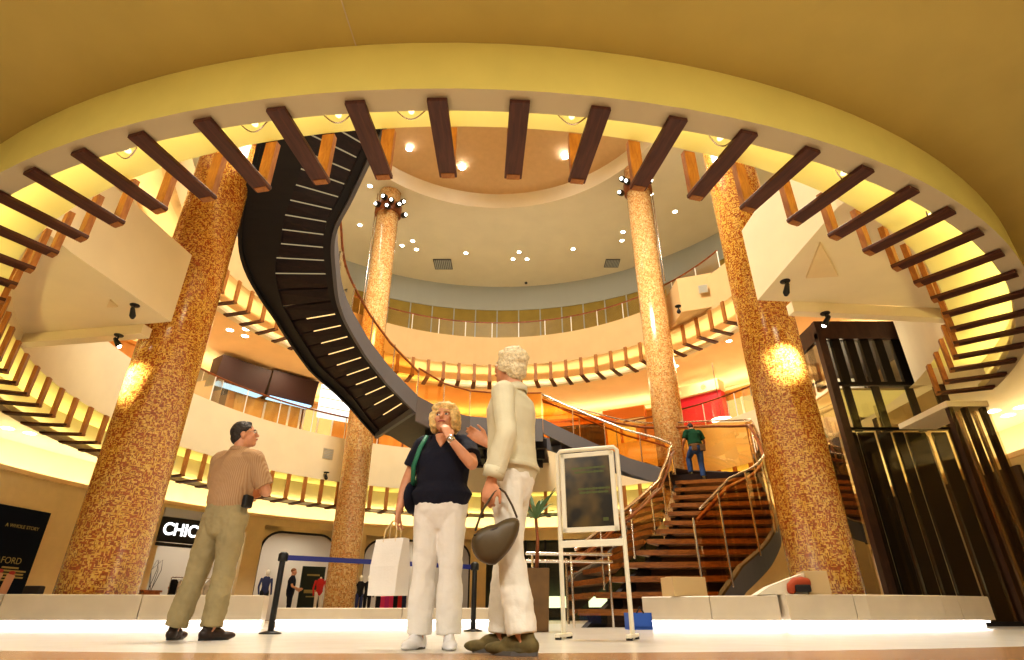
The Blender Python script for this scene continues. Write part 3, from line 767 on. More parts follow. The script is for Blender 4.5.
# lobby portal beside the lift
t = thing('lift_lobby', 'low dark timber lobby portal with a pale flat roof slab, right of the glass lift', 'portal', (9.72, 11.0, 0))
MB().box((-.95, 0, 3.82), (.80, 1.5, .11)).build('roof_slab', M['plaster'], t)
for x in (-1.27, -.98, -.63): MB().box((x, -.66, 1.88), (.08, .10, 3.76)).build('timber_post', M['liftbrown'], t)
for x in (-1.12, -.8): MB().box((x, -.64, 1.85), (.05, .06, 3.7)).build('steel_post', M['steel'], t)
MB().add([(-1.34, -.73, .05), (-.56, -.73, .05), (-.56, -.73, 3.76), (-1.34, -.73, 3.76)], [(0, 1, 2, 3)]).build('glass_wall', M['glassdk'], t)

# ================================================================== HELPERS FOR THINGS ON ROUND WALLS
def wall_thing(name, label, cat, R, a, z=0, group=None):
    return thing(name, label, cat, tuple(pol(R, a, z)), math.radians(a) - PI / 2, group)
def wbox(R, x0, y0, x1, y1):
    """pixel rectangle on the wall of radius R -> centre angle, width, z0, z1"""
    p0, p1 = PR(x0, y1, R), PR(x1, y1, R); q = PR((x0 + x1) / 2, y0, R); b = PR((x0 + x1) / 2, y1, R)
    a0, a1 = ang(p0), ang(p1); return (a0 + a1) / 2, math.radians(abs(a0 - a1)) * R, b.z, q.z

# dark timber panels on the right ground-floor wall behind the lift
for k, a in enumerate((-16, -11, -5, 0, 5, 10, 15)):
    t = wall_thing('wall_cladding', ORD[k] + ' tall dark timber board from the front on the wall behind the lift', 'cladding', RW - .05, a, 0, 'timber panels behind the lift')
    MB().box((0, 0, 1.78), (.92, .08, 3.5)).build('board', M['liftbrown'], t)
    MB().box((0, -.05, 1.0), (.75, .02, .9)).build('inset', M['darksteel'], t)

# ---- ground-floor shop signs and posters
a, w, z0, z1 = wbox(RW - .08, 156, 521, 240, 545)
t = wall_thing('shop_sign', 'black shop sign with glowing white CHIC letters over the shop left of the standing man', 'sign', RW - .12, a, (z0 + z1) / 2)
MB().box((0, 0, 0), (w, .12, (z1 - z0))).build('sign_board', M['black'], t, bevel=.01)
MB().box((0, -.02, z1 - z0 - .25), (w, .10, .30)).build('top_band', mat('lilac_band', (.50, .52, .66), .5), t)
M['letter'] = mat_emit('sign_letter', (1, 1, .98), 2.2)
o = text_obj('lettering', "CHICO'S", .60, M['letter'], t, (-w / 2 + .08, -.075, 0), (PI / 2, 0, 0), .01, 'LEFT', offset=.014); o.scale = (.86, .95, 1)
MB().box((0, 0, -(z1 - z0) * .6), (w, .16, .10)).build('sign_bracket', M['black'], t)

a, w, z0, z1 = wbox(RW - .08, -56, 500, 19, 604)
t = wall_thing('wall_poster', 'large dark navy wall poster with gold lettering ending in AFORD at the left edge', 'poster', RW - .08, a, 0)
zb_ = max(.15, z0); zt_ = z1
M['poster'] = mat('navy_poster', (.004, .009, .024), .7, spec=.15)
M['gold'] = mat('dull_gold_ink', (.38, .33, .13), .5)
MB().box((0, 0, (zb_ + zt_) / 2), (w, .05, zt_ - zb_)).build('panel', M['poster'], t)
H_ = zt_ - zb_
text_obj('lettering', 'AFORD', .23, M['gold'], t, (w * .12, -.03, zb_ + H_ * .44), (PI / 2, 0, 0), .003)
text_obj('lettering', 'A WHOLE STORY', .13, M['gold'], t, (w * .14, -.03, zb_ + H_ * .80), (PI / 2, 0, 0), .003)
g = MB()
for i, ww in enumerate((.5, 1.0, .9, .95, .4)): g.box((w * .18, -.028, zb_ + H_ * (.37 - i * .032)), (ww, .006, .045))
g.build('small_print', M['gold'], t)
M['bottle'] = mat('pale_pink_print', (.60, .36, .26), .5)
for k, (dx, hh) in enumerate(((.06, .75), (.24, .72))):
    c = MB().tube([(w * dx - .1, -.03, zb_ + .12), (w * dx - .02, -.03, zb_ + hh)], [(.13, .012), (.13, .012)], 12).build('printed_tube', M['bottle'], t, True)
    MB().ell((w * dx - .01, -.03, zb_ + hh + .05), (.10, .012, .05)).build('printed_cap', mat('red_print', (.45, .05, .05), .5), c, True)

# ---- arched shopfronts
def arch(px0, px1, ytop, label, R=RW - .02):
    a0, a1 = aw(px0), aw(px1); ac = (a0 + a1) / 2; w = math.radians(abs(a0 - a1)) * RW
    top = PR((px0 + px1) / 2, ytop, R).z; r = .75
    t = wall_thing('arched_shopfront', label, 'shopfront', R, ac, 0)
    pts = [V((-w / 2, 0, .02)), V((-w / 2, 0, top - r))]
    pts += [V((-w / 2 + r - r * math.cos(PI / 2 * i / 8), 0, top - r + r * math.sin(PI / 2 * i / 8))) for i in range(1, 9)]
    pts += [V((w / 2 - r + r * math.sin(PI / 2 * i / 8), 0, top - r + r * math.cos(PI / 2 * i / 8))) for i in range(0, 9)]
    pts += [V((w / 2, 0, .02))]
    MB().tube(pts, .045, 8, caps=False).build('frame', M['black'], t, True)
    for s_ in (-1, 1):   # rounded corner fillets
        arcp = [(s_ * (w / 2 - r + r * math.sin(PI / 2 * i / 8)), top - r + r * math.cos(PI / 2 * i / 8)) for i in range(9)]
        poly = arcp + [(s_ * (w / 2 + .02), top - r), (s_ * (w / 2 + .02), top + .35), (s_ * (w / 2 - r), top + .35)]
        vs = [(x, .03, z) for x, z in poly] + [(x, .2, z) for x, z in poly]; n = len(poly)
        MB().add(vs, [tuple(range(n)), tuple(range(2 * n - 1, n - 1, -1))] + [(i, (i + 1) % n, n + (i + 1) % n, n + i) for i in range(n)]).build('corner_fillet', M['tan'], t)
    MB().box((0, .12, top + .18), (w, .18, .36)).build('header', M['tan'], t)
    return t, w
arch(256, 333, 533, 'arched shopfront with thin black frame just left of the back left column')
arch(362, 470, 541, 'arched shopfront with thin black frame behind the woman in the navy top')

# things in the shops -------------------------------------------------
def garment(p, rz, mtl, label, group, h=.95, w=.42):
    t = thing('hanging_garment', label, 'clothing', p, rz, group)
    mb = MB(); vs = []; prof = [(.5, 0), (.62, -.03), (1, -.12), (.85, -.35), (.9, -.6), (1.05, -1.0)]
    for s_, z in prof: vs += [(-w / 2 * s_, -.05, z * h), (w / 2 * s_, -.05, z * h), (w / 2 * s_, .05, z * h), (-w / 2 * s_, .05, z * h)]
    fs = [(i * 4 + j, i * 4 + (j + 1) % 4, i * 4 + 4 + (j + 1) % 4, i * 4 + 4 + j) for i in range(len(prof) - 1) for j in range(4)] + [(0, 1, 2, 3), (len(vs) - 4, len(vs) - 3, len(vs) - 2, len(vs) - 1)]
    mb.add(vs, fs).build('cloth', mtl, t)
    MB().tube([(0, 0, 0), (0, 0, .05), (.03, 0, .09), (.06, 0, .07)], .006, 6).build('hanger_hook', M['steel'], t)
    return t
cols = {'pink': (.75, .06, .20), 'black': (.012, .012, .014), 'red': (.62, .04, .04), 'white': (.8, .78, .74), 'navy': (.03, .04, .12), 'magenta': (.6, .04, .25)}
GM = {k: mat('cloth_' + k, c, .85) for k, c in cols.items()}
def rack(x0, x1, R, kinds, label, gl, grp):
    p0, p1 = PR(x0, 600, R), PR(x1, 600, R); z = 1.45
    c = (p0 + p1) / 2; L = (Vector((p1.x, p1.y, 0)) - Vector((p0.x, p0.y, 0))).length; rz = math.atan2(p1.y - p0.y, p1.x - p0.x)
    t = thing('clothes_rail', label, 'clothes rail', (c.x, c.y, 0), rz)
    MB().tube([(-L / 2, 0, z), (L / 2, 0, z)], .018, 8).build('rail', M['steel'], t)
    for s_ in (-1, 1):
        MB().tube([(s_ * L / 2, 0, .02), (s_ * L / 2, 0, z)], .02, 8).build('post', M['steel'], t)
        MB().box((s_ * L / 2, 0, .02), (.06, .5, .04)).build('foot', M['steel'], t)
    for i, k in enumerate(kinds):
        f = (i + .5) / len(kinds); p = Vector((p0.x, p0.y, 0)).lerp(Vector((p1.x, p1.y, 0)), f); p.z = z - .07
        garment(tuple(p), rz, GM[k], f'{ORD[i]} garment from the left, {k}, on {gl}', grp, w=L / len(kinds) * 1.05)
rack(376, 406, 13.0, ['black', 'pink', 'magenta', 'pink', 'black', 'red', 'navy'], 'clothes rail of pink and black garments behind the white shopping bag', 'the rail behind the white bag', 'garments behind the white shopping bag')
rack(166, 208, 14.6, ['black', 'white', 'black', 'white', 'white', 'white'], 'clothes rail of black and white garments in the shop under the CHIC sign', 'the rail under the CHIC sign', 'garments under the CHIC sign')
def mannequin(px, R, label, top, bottom, head=True, H=1.72):
    p = PR(px, 600, R)
    t = thing('shop_mannequin', label, 'mannequin', (p.x, p.y, 0), math.radians(ang(p)) - PI / 2)
    b = MB()
    b.tube([(0, 0, .95), (0, 0, 1.12), (0, 0, 1.32), (0, 0, 1.42)], [(.15, .10), (.125, .09), (.17, .105), (.13, .07)], 14)
    b.build('torso', top, t, True)
    for s_ in (-1, 1):
        MB().tube([(s_ * .085, 0, .95), (s_ * .09, -.01, .5), (s_ * .10, 0, .05)], [.085, .06, .04], 10).build('leg', bottom, t, True)
        MB().tube([(s_ * .19, 0, 1.38), (s_ * .24, .02, 1.12), (s_ * .23, -.06, .88)], [.045, .036, .028], 8).build('arm', top, t, True)
    MB().tube([(0, 0, 1.42), (0, 0, 1.5)], .045, 10).build('neck', M['white'], t, True)
    if head: MB().ell((0, -.01, 1.6), (.075, .09, .11)).build('head', M['white'], t, True)
    MB().lathe([(.2, 0), (.2, .02)], (0, 0, 0), 20).build('base_plate', M['steel'], t)
mannequin(263, 11.8, 'dark-dressed shop mannequin at the left side of the arched shopfront left of the back column', GM['navy'], GM['black'])
mannequin(318, 11.9, 'headless mannequin in a red top and white trousers beside the back left column', GM['red'], GM['white'], False)
mannequin(359, 12.9, 'mannequin in black just right of the back left column', GM['black'], GM['navy'])
mannequin(367, 12.9, 'mannequin in a dark outfit left of the pink garments', GM['black'], GM['black'])
# shop furniture
p = PR(147, 592, 13.0); t = thing('wooden_display_case', 'small brown wooden display case in front of the shop under the CHIC sign', 'display case', (p.x, p.y, 0), math.radians(ang(p)) - PI / 2)
MB().box((0, 0, .45), (.62, .5, .8)).build('body', M['tread'], t, bevel=.02)
MB().box((0, 0, .9), (.7, .55, .06)).build('top', M['rail'], t, bevel=.01)
for z in (.3, .55, .8): MB().box((0, -.26, z), (.54, .02, .17)).build('drawer', M['rail'], t)
for s_ in (-1, 1): MB().box((s_ * .24, -.1, .03), (.06, .06, .06)).build('foot', M['black'], t)
p = PR(198, 588, 15.2); t = thing('shop_counter', 'white shop counter with terracotta top inside the shop under the CHIC sign', 'counter', (p.x, p.y, 0), math.radians(ang(p)) - PI / 2)
MB().box((0, 0, .55), (1.8, .6, 1.1)).build('body', M['white'], t)
MB().box((0, 0, 1.13), (1.95, .7, .08)).build('top', mat('terracotta_top', (.55, .2, .08), .5), t)
p = PR(311, 590, 14.7); t = thing('display_board', 'dark green shop board with pale writing behind the assistant in navy', 'board', (p.x, p.y, 0), math.radians(ang(p)) - PI / 2)
M['dkgreen'] = mat('dark_green_board', (.016, .03, .024), .4)
MB().box((0, 0, 1.05), (1.0, .08, 2.1)).build('panel', M['dkgreen'], t, bevel=.01)
MB().box((0, .2, .03), (.9, .5, .06)).build('foot', M['black'], t)
g = MB(); g.box((0, -.05, 1.75), (.55, .01, .07)); g.box((0, -.05, 1.1), (.62, .01, .14)); g.box((0, -.05, .9), (.4, .01, .05)); g.build('writing', M['gold'], t)
# hanging shop lamp twig in the first shop
p = PR(157, 563, 13.9); t = thing('twig_ornament', 'dark twisted twig ornament at the left edge of the shop under the CHIC sign', 'ornament', (p.x, p.y, 0), 0)
MB().lathe([(.14, 0), (.10, .25), (.16, .5)], (0, 0, 0), 16).build('vase', M['black'], t, True)
for k in range(5):
    MB().tube([(0, 0, .45), (.05 * math.cos(k), .05 * math.sin(k), 1.0), (.22 * math.cos(k * 1.3), .1 * math.sin(k), 1.6), (.12 * math.cos(k * 2), .1, 1.95)], [.014, .012, .009, .005], 6).build('twig', M['treaddark'], t, True)

# ---- dark glazed shopfront right of the women
a0, a1 = aw(668), aw(486); ac = (a0 + a1) / 2; w = math.radians(a1 - a0) * RW
t = wall_thing('glazed_shopfront', 'wide dark glazed shopfront behind the poster stand', 'shopfront', RW + .1, ac, 0)
n = 9
for i in range(n + 1):
    aa = (a1 - a0) * (i / n - .5); q = pol(RW + .1, ac + aa) ; q = q - t.location; q.rotate(Quaternion((0, 0, 1), -t.rotation_euler.z))
    MB().box((q.x, q.y, 1.65), (.07, .1, 3.3)).build('mullion', M['darksteel'], t)
    if i < n:
        b_ = (a1 - a0) * ((i + 1) / n - .5); q2 = pol(RW + .1, ac + b_) - t.location; q2.rotate(Quaternion((0, 0, 1), -t.rotation_euler.z))
        MB().add([(q.x, q.y, .1), (q2.x, q2.y, .1), (q2.x, q2.y, 3.2), (q.x, q.y, 3.2)], [(0, 1, 2, 3)]).build('glass_pane', M['glassdk'], t)
M['shopgreen'] = mat('dim_green_wall', (.06, .07, .035), .6, noise=.5, nscale=1.2)
s_ = arc_sect(16.2, a0 - 4, a1 + 2, [(0, 0), (.08, 0), (.08, 3.6), (0, 3.6)], 14)
struct('wall_shop_back', s_, M['shopgreen'])
# bright window display low in that shop
for k, (x, y, ww, hh) in enumerate([(556, 604, 1.2, .5), (598, 605, .9, .45)]):
    p = PR(x, y, 15.6); t = thing('lit_display', ['left', 'right'][k] + ' glowing white display box low in the dark glazed shop', 'display', (p.x, p.y, 0), math.radians(ang(p)) - PI / 2)
    MB().box((0, 0, .25), (ww, .4, .5)).build('plinth', M['dkgreen'], t)
    MB().box((0, 0, .75), (ww, .3, hh)).build('light_box', mat_emit('cool_display', (.75, 1, .85), 2.5), t, bevel=.03)
# ================================================================== SECOND-FLOOR SHOPS
M['awn'] = mat('dark_maroon_awning', (.035, .012, .012), .6)
M['awnblue'] = mat_emit('blue_white_awning_light', (.45, .75, 1), 1.6)
for k, (x0, y0, x1, y1) in enumerate([(213, 362, 266, 388), (266, 376, 314, 401)]):
    a, w, z0, z1 = wbox(13.7, x0, y0, x1, y1)
    t = wall_thing('shop_awning', ['left', 'right'][k] + ' of the two dark maroon box awnings on the left balcony', 'awning', 13.7, a, z0)
    h = z1 - z0
    MB().hexa([V((-w / 2, 0, 0)), V((w / 2, 0, 0)), V((w / 2, .62, 0)), V((-w / 2, .62, 0)), V((-w / 2, -.25, h)), V((w / 2, -.25, h)), V((w / 2, .62, h)), V((-w / 2, .62, h))]).build('canopy', M['awn'], t)
    MB().box((0, .15, -.03), (w * .9, .5, .06)).build('light_strip', M['awnblue'], t)
def flat_wall(name, label, cat, px, R, mt, d=.08, zmin=None, part='panel'):
    a, w, z0, z1 = wbox(R, *px)
    if zmin is not None: z0 = zmin
    t = wall_thing(name, label, cat, R, a, z0)
    MB().box((0, 0, (z1 - z0) / 2), (w, d, z1 - z0)).build(part, mt, t, bevel=.01)
    return t, w, z1 - z0
M['ply'] = mat_wood('golden_plywood', (.62, .33, .08), (.78, .46, .13), .55, (2, 2, .6))
M['yelglow'] = mat_emit('yellow_shop_glow', (1, .78, .30), 1.0)
M['whiteglow'] = mat_emit('white_shop_glow', (1, .98, .92), 1.5)
t, w, h = flat_wall('shop_door', 'dark brown shop door on the left balcony under the left awning', 'door', (199, 376, 222, 415), 14.42, M['treaddark'], zmin=6.32)
MB().box((w * .3, -.07, h * .45), (.05, .06, .3)).build('handle', M['steel'], t)
for k, (x0, x1) in enumerate([(226, 258), (259, 284), (285, 296)]):
    t, w, h = flat_wall('plywood_panel', ['left', 'middle', 'right'][k] + ' golden plywood panel of the hoarding on the left balcony', 'panel', (x0, 396, x1, 436), 14.40, M['ply'], zmin=6.32)
    MB().box((w / 2, -.05, h / 2), (.09, .06, h)).build('edge_strip', M['white'], t)
t, w, h = flat_wall('shop_window', 'glowing yellow shop window on the left balcony beside the plywood hoarding', 'window', (300, 410, 330, 436), 14.40, M['yelglow'], zmin=6.32, part='pane')
f = MB()
for x in (-w / 2, 0, w / 2): f.box((x, -.05, h / 2), (.08, .06, h))
for z in (h * .5, h): f.box((0, -.05, z), (w, .06, .08))
f.build('frame', M['white'], t)
t, w, h = flat_wall('lit_fascia', 'bright white lit fascia above the yellow shop window on the left balcony', 'fascia', (316, 384, 350, 420), 14.0, M['whiteglow'])
for z in (.3, .55, .8): MB().box((0, -.06, h * z), (w, .03, .04)).build('groove', M['white'], t)
# red canopy etc. at right back
M['red'] = mat('red_canopy', (.62, .02, .05), .4)
t, w, h = flat_wall('red_shop_fascia', 'bright red shop fascia on the right balcony above the man in green', 'sign', (676, 396, 728, 424), 13.9, M['red'], .5)
MB().box((0, -.1, h + .25), (w * 1.02, .7, .5)).build('top_panel', M['tan'], t)
for x in (-.28, .22): MB().ell((x * w, -.42, h + .24), (.16, .05, .16)).build('lamp_spot', M['yelglow'], t, True)
t, w, h = flat_wall('orange_fascia', 'long orange shop fascia left of the back right column on the second floor', 'sign', (604, 409, 646, 420), 13.9, mat('orange_fascia_paint', (.72, .22, .04), .5), .4)
MB().box((0, -.02, -.18), (w * .96, .36, .3)).build('lower_band', M['tan'], t)
t, w, h = flat_wall('shop_window', 'glowing yellow shop window beside the right column behind the red fascia', 'window', (732, 396, 760, 428), 14.3, M['yelglow'], zmin=6.32, part='pane')
for x in (-w / 2, .1, w / 2): MB().box((x, -.05, h / 2), (.10, .06, h)).build('frame', M['white'], t)
t, w, h = flat_wall('shop_window', 'glowing yellow shop window between the landing and the back right column', 'window', (609, 425, 642, 470), 14.3, M['yelglow'], zmin=6.32, part='pane')
for x in (-w / 2, 0, w / 2): MB().box((x, -.05, h / 2), (.14, .06, h)).build('frame', M['orange'], t)
t, w, h = flat_wall('dark_shop_opening', 'dark shop opening on the second floor right of the woman with white hair', 'opening', (556, 424, 606, 446), 14.35, M['treaddark'], zmin=6.32)
MB().box((0, -.06, h), (w, .1, .12)).build('lintel', M['orange'], t)
p = PR(722, 420, 12.6); t = thing('pendant_lamp', 'glowing white oval pendant lamp in front of the red fascia', 'lamp', tuple(p))
MB().lathe([(.05, .10), (.42, .03), (.44, 0), (.40, -.04), (.05, -.06)], (0, 0, 0), 28).build('shade', mat_emit('pendant_glow', (1, .97, .88), 4), t, True)
MB().tube([(0, 0, .05), (0, 0, 10.15 - p.z)], .012, 6).build('cord', M['black'], t)
# vertical timber joints on the orange wall
for k in range(15):
    a = 60 + 5 * k
    o = MB().box((0, 0, 1.5), (.09, .05, 3.0)).build('timber_joint', M['rail'], None)
    o.location = pol(14.44, a, 6.32); o.rotation_euler = (0, 0, math.radians(a) - PI / 2)
    tag(o, ORD[k] + ' brown timber upright from the right on the orange second-floor wall', 'strip', 'timber uprights on the orange wall')

# ================================================================== BENCHES WITH LIGHT STRIPS
def bench(name, label, front, depth, top, seams):
    """front: plan points of the front edge from left to right"""
    pts = [V((*p, 0)) for p in front]
    dense = []
    for i in range(len(pts) - 1):
        for k in range(6): dense.append(pts[i].lerp(pts[i + 1], k / 6))
    dense.append(pts[-1])
    O = dense[0].copy(); t = thing(name, label, 'bench', tuple(O))
    nrm = []
    for i in range(len(dense)):
        d = (dense[min(i + 1, len(dense) - 1)] - dense[max(i - 1, 0)]).normalized(); nrm.append(V((-d.y, d.x, 0)))
    path = [(p - O, n) for p, n in zip(dense, nrm)]
    mb = MB(); n = len(path); cuts_ = [0] + [int(s * (n - 1)) for s in seams] + [n - 1]
    for i in range(len(cuts_) - 1):
        sub = path[cuts_[i]:cuts_[i + 1] + 1]
        if i:   # open a thin joint
            o0, d0 = sub[0]; o1, _ = sub[1]; sub = [(o0.lerp(o1, .05), d0)] + sub[1:]
        mb.sweep(sub, [(0, .12), (depth, .12), (depth, top), (.012, top), (0, top - .012)])
    mb.build('stone_slab', M['bench'], t)
    MB().sweep(path, [(.16, 0.0), (depth - .05, 0.0), (depth - .05, .121), (.16, .121)]).build('plinth', M['white'], t)
    MB().sweep(path, [(.09, .085), (.14, .085), (.14, .11), (.09, .11)]).build('light_strip', M['led'], t)
    return t
bench('stone_bench', 'long pale stone bench with light strip at the lower left, behind the man in khaki', [(-9.6, 9.0), (-7.2, 9.3), (-5.4, 9.6), (-3.95, 9.9)], .44, .47, [.25, .33, .62])
bench('stone_bench', 'curved pale stone bench with light strip under the right column, in front of the lift', [(4.0, 9.05), (5.2, 9.12), (6.6, 9.55), (7.75, 10.1)], .5, .46, [.28, .78])
bench('stone_bench', 'curved pale stone bench at the foot of the stairs, right of the poster stand', [(2.08, 9.95), (3.0, 9.45), (3.93, 9.18)], .6, .45, [.55])
bench('stone_bench', 'low pale stone bench with light strip behind the blue belt barrier', [(-4.0, 10.6), (-2.6, 10.8), (-1.2, 10.8), (-.35, 10.7)], .7, .30, [.5])
p = PZ(90, 597, .47)
tag(MB().box((p.x, 9.5, .53), (.26, .12, .12)).build('junction_box', M['darksteel'], None, bevel=.02), 'small dark junction box on the left bench against the mosaic column', 'box')

# ================================================================== POSTER STAND
p = (PZ(567, 638, 0) + PZ(633, 641, 0)) / 2; p.z = 0
t = thing('poster_stand', 'white metal floor stand holding a dark framed poster, right of the woman with white hair', 'sign stand', tuple(p), -.33)
W_, Hh = .60, 1.66
MB().tube([(-W_ / 2, 0, .02), (-W_ / 2, 0, Hh - .03), (-W_ / 2 + .03, 0, Hh), (W_ / 2 - .03, 0, Hh), (W_ / 2, 0, Hh - .03), (W_ / 2, 0, .02)], .021, 10).build('outer_frame', M['offwhite'], t, True)
MB().box((0, 0, .78), (W_, .035, .06)).build('crossbar', M['offwhite'], t, bevel=.006)
for s_ in (-1, 1):
    MB().box((s_ * W_ / 2, 0, .03), (.05, .46, .03)).build('foot', M['offwhite'], t, bevel=.008)
    for q in (-1, 1): MB().lathe([(.028, 0), (.028, .02)], (s_ * W_ / 2, q * .2, 0), 12).build('rubber_pad', M['black'], t)
pf = MB()
for c, d in (((0, -.02, 1.60), (.53, .035, .045)), ((0, -.02, .90), (.53, .035, .045)), ((-.245, -.02, 1.25), (.045, .035, .745)), ((.245, -.02, 1.25), (.045, .035, .745))): pf.box(c, d)
fr = pf.build('poster_frame', M['offwhite'], t, bevel=.006)
def poster_mat():
    m = mat('dark_poster', (.02, .015, .01), .3); nt = m.node_tree; N = nt.nodes; L = nt.links
    tc = N.new('ShaderNodeTexCoord'); n = N.new('ShaderNodeTexNoise'); n.inputs['Scale'].default_value = 4
    L.new(tc.outputs['Object'], n.inputs[0]); r = N.new('ShaderNodeValToRGB')
    r.color_ramp.elements[0].color = (.016, .012, .006, 1); r.color_ramp.elements[1].color = (.17, .11, .03, 1); r.color_ramp.elements[0].position = .42; r.color_ramp.elements[1].position = .75
    L.new(n.outputs['Fac'], r.inputs[0]); L.new(r.outputs[0], N['Principled BSDF'].inputs['Base Color']); return m
ps = MB().box((0, -.015, 1.25), (.46, .02, .67)).build('poster', poster_mat(), fr)
M['inkgreen'] = mat('dull_green_ink', (.085, .105, .02), .5)
for z, x0, ws in ((1.47, -.16, (.05, .07, .04, .09, .05)), (1.43, -.13, (.08, .05, .07, .06)), (1.27, -.10, (.05, .07, .04, .06, .05)), (1.235, -.09, (.07, .05, .08, .05))):
    g = MB(); L_ = sum(ws) + .008 * len(ws)
    vs = []
    for i in range(25):          # one ragged line of faded lettering
        x = x0 + L_ * i / 24; hh = .006 + .006 * ((i * 7) % 5) / 4
        vs += [(x, -.0268, z - hh), (x, -.0268, z + hh)]
    g.add(vs, [(2 * i, 2 * i + 2, 2 * i + 3, 2 * i + 1) for i in range(24)]).build('printed_line', M['inkgreen'], fr)
MB().box((.15, -.0265, .985), (.05, .003, .03)).build('printed_mark', M['inkgreen'], fr)

# ================================================================== BELT BARRIER
M['blue'] = mat('blue_belt', (.02, .03, .22), .6)
def stanchion(p, label, h=.86):
    t = thing('barrier_post', label, 'barrier post', tuple(p))
    MB().lathe([(.12, 0), (.12, .012), (.045, .03)], (0, 0, 0), 28).build('base', M['black'], t, True)
    MB().tube([(0, 0, .02), (0, 0, h - .03)], .033, 14).build('pole', M['black'], t, True)
    MB().lathe([(.05, h - .09), (.055, h - .08), (.055, h - .01), (.03, h + .01)], (0, 0, 0), 18).build('belt_head', M['black'], t, True)
    return t
s1 = PZ(270, 634, 0); s2 = PZ(473, 631.5, 0)
h1 = PY(287, 553, s1.y).z; h2 = PY(474, 563, s2.y).z
ta = stanchion(s1, 'black barrier post at the left end of the blue belt', h1)
stanchion(s2, 'black barrier post at the right end of the blue belt, between the women', h2)
a_ = V((.04, 0, h1 - .05)); b_ = s2 - s1 + V((-.04, 0, h2 - .05))
MB().hexa([a_ + V((0, -.002, -.028)), b_ + V((0, -.002, -.028)), b_ + V((0, .002, -.028)), a_ + V((0, .002, -.028)),
           a_ + V((0, -.002, .028)), b_ + V((0, -.002, .028)), b_ + V((0, .002, .028)), a_ + V((0, .002, .028))]).build('blue_belt', M['blue'], ta)

# ================================================================== PALM, BOXES, LOW RAIL
p = V((.33, 8.1, 0)); t = thing('potted_palm', 'tall palm in a brown wooden planter beside the woman with white hair', 'plant', tuple(p))
MB().hexa([V((-.13, -.13, 0)), V((.13, -.13, 0)), V((.13, .13, 0)), V((-.13, .13, 0)), V((-.16, -.16, .74)), V((.16, -.16, .74)), V((.16, .16, .74)), V((-.16, .16, .74))]).build('planter', mat('brown_planter', (.17, .095, .035), .6, noise=.2), t, bevel=.012)
MB().box((0, 0, .735), (.27, .27, .02)).build('soil', M['treaddark'], t)
M['leaf'] = mat('palm_leaf', (.05, .12, .035), .5)
MB().tube([(0, 0, .74), (.02, 0, 1.1), (0, .02, 1.4)], [.03, .022, .02], 8).build('trunk', M['rail'], t, True)
for k in range(18):
    az = k * 2.399; el = .35 + .09 * (k % 7); L = .42 + .04 * (k % 4)
    mb = MB(); vs = []
    for i in range(7):
        u = i / 6; r = L * u * math.cos(el) ; z = 1.38 + L * (u * math.sin(el) * 1.3 - .55 * u * u * (1.1 - el)); wd = .03 * math.sin(PI * min(1, u * .9 + .1))
        c = V((r * math.cos(az), r * math.sin(az), z)); sd = V((-math.sin(az), math.cos(az), 0)) * wd
        vs += [c - sd, c + V((0, 0, -.008)), c + sd]
    fs = []
    for i in range(6):
        for j in range(2): fs.append((i * 3 + j, i * 3 + j + 1, i * 3 + 4 + j, i * 3 + 3 + j))
    mb.add(vs, fs).build('frond', M['leaf'], t, True)
M['card'] = mat('cardboard', (.58, .43, .24), .8)
M['cream'] = mat('cream_box', (.74, .68, .56), .7)
t = thing('cardboard_box', 'cream cardboard box on the bench at the foot of the stairs', 'box', (2.76, 9.9, .45), .25)
MB().box((0, 0, .14), (.58, .4, .28)).build('carton', M['card'], t, bevel=.006)
MB().box((0, -.0, .283), (.59, .06, .006)).build('tape', M['tan'], t)
t = thing('cardboard_box', 'brown cardboard box on the bench left of the right mosaic column', 'box', (4.3, 9.36, .46), -.15)
MB().box((.28, 0, .16), (.32, .4, .32)).build('carton', M['card'], t, bevel=.006)
MB().hexa([V((-.62, -.2, 0)), V((.11, -.2, 0)), V((.11, .2, 0)), V((-.62, .2, 0)), V((-.40, -.2, .12)), V((.11, -.2, .29)), V((.11, .2, .29)), V((-.40, .2, .12))]).build('open_flap', M['cream'], t)
t = thing('orange_tool_bag', 'orange red tool bag with grey buckle before the box on the right bench', 'bag', (4.30, 9.13, .46), -.15)
MB().tube([(-.16, 0, .04), (-.15, 0, .10), (-.08, 0, .15), (.02, 0, .16), (.10, 0, .15)], [(.06, .04), (.07, .05), (.08, .05), (.08, .05), (.07, .04)], 12).build('body', mat('orange_vinyl', (.36, .06, .016), .7), t, True)
MB().box((0, -.03, .08), (.22, .08, .10)).build('buckle', M['darksteel'], t, bevel=.02)
p = PZ(626, 612, 0.02); t = thing('blue_crate', 'small blue crate on the floor behind the foot of the poster stand', 'crate', (1.86, 9.3, 0), .1)
cbm = MB(); cbm.box((0, 0, .02), (.34, .26, .04))
for c, d in (((0, -.12, .12), (.34, .02, .2)), ((0, .12, .12), (.34, .02, .2)), ((-.16, 0, .12), (.02, .26, .2)), ((.16, 0, .12), (.02, .26, .2))): cbm.box(c, d)
cbm.build('tub', mat('blue_plastic', (.03, .12, .55), .4), t)
MB().tube([(-.05, -.13, .22), (0, -.13, .30), (.05, -.13, .22)], .012, 6).build('handle', M['black'], t)
t = thing('glass_barrier', 'short glass barrier with pinkish double rail, behind the palm and the white-haired woman', 'railing', (.35, 10.4, 0))
MB().add([(0, 0, .06), (1.35, .2, .06), (1.35, .2, 1.0), (0, 0, 1.0)], [(0, 1, 2, 3)]).build('glass_panel', M['glass'], t)
for z in (1.14, 1.02): MB().tube([(-.1, 0, z), (1.4, .2, z)], .028, 8).build('rail', M['steel'], t, True)
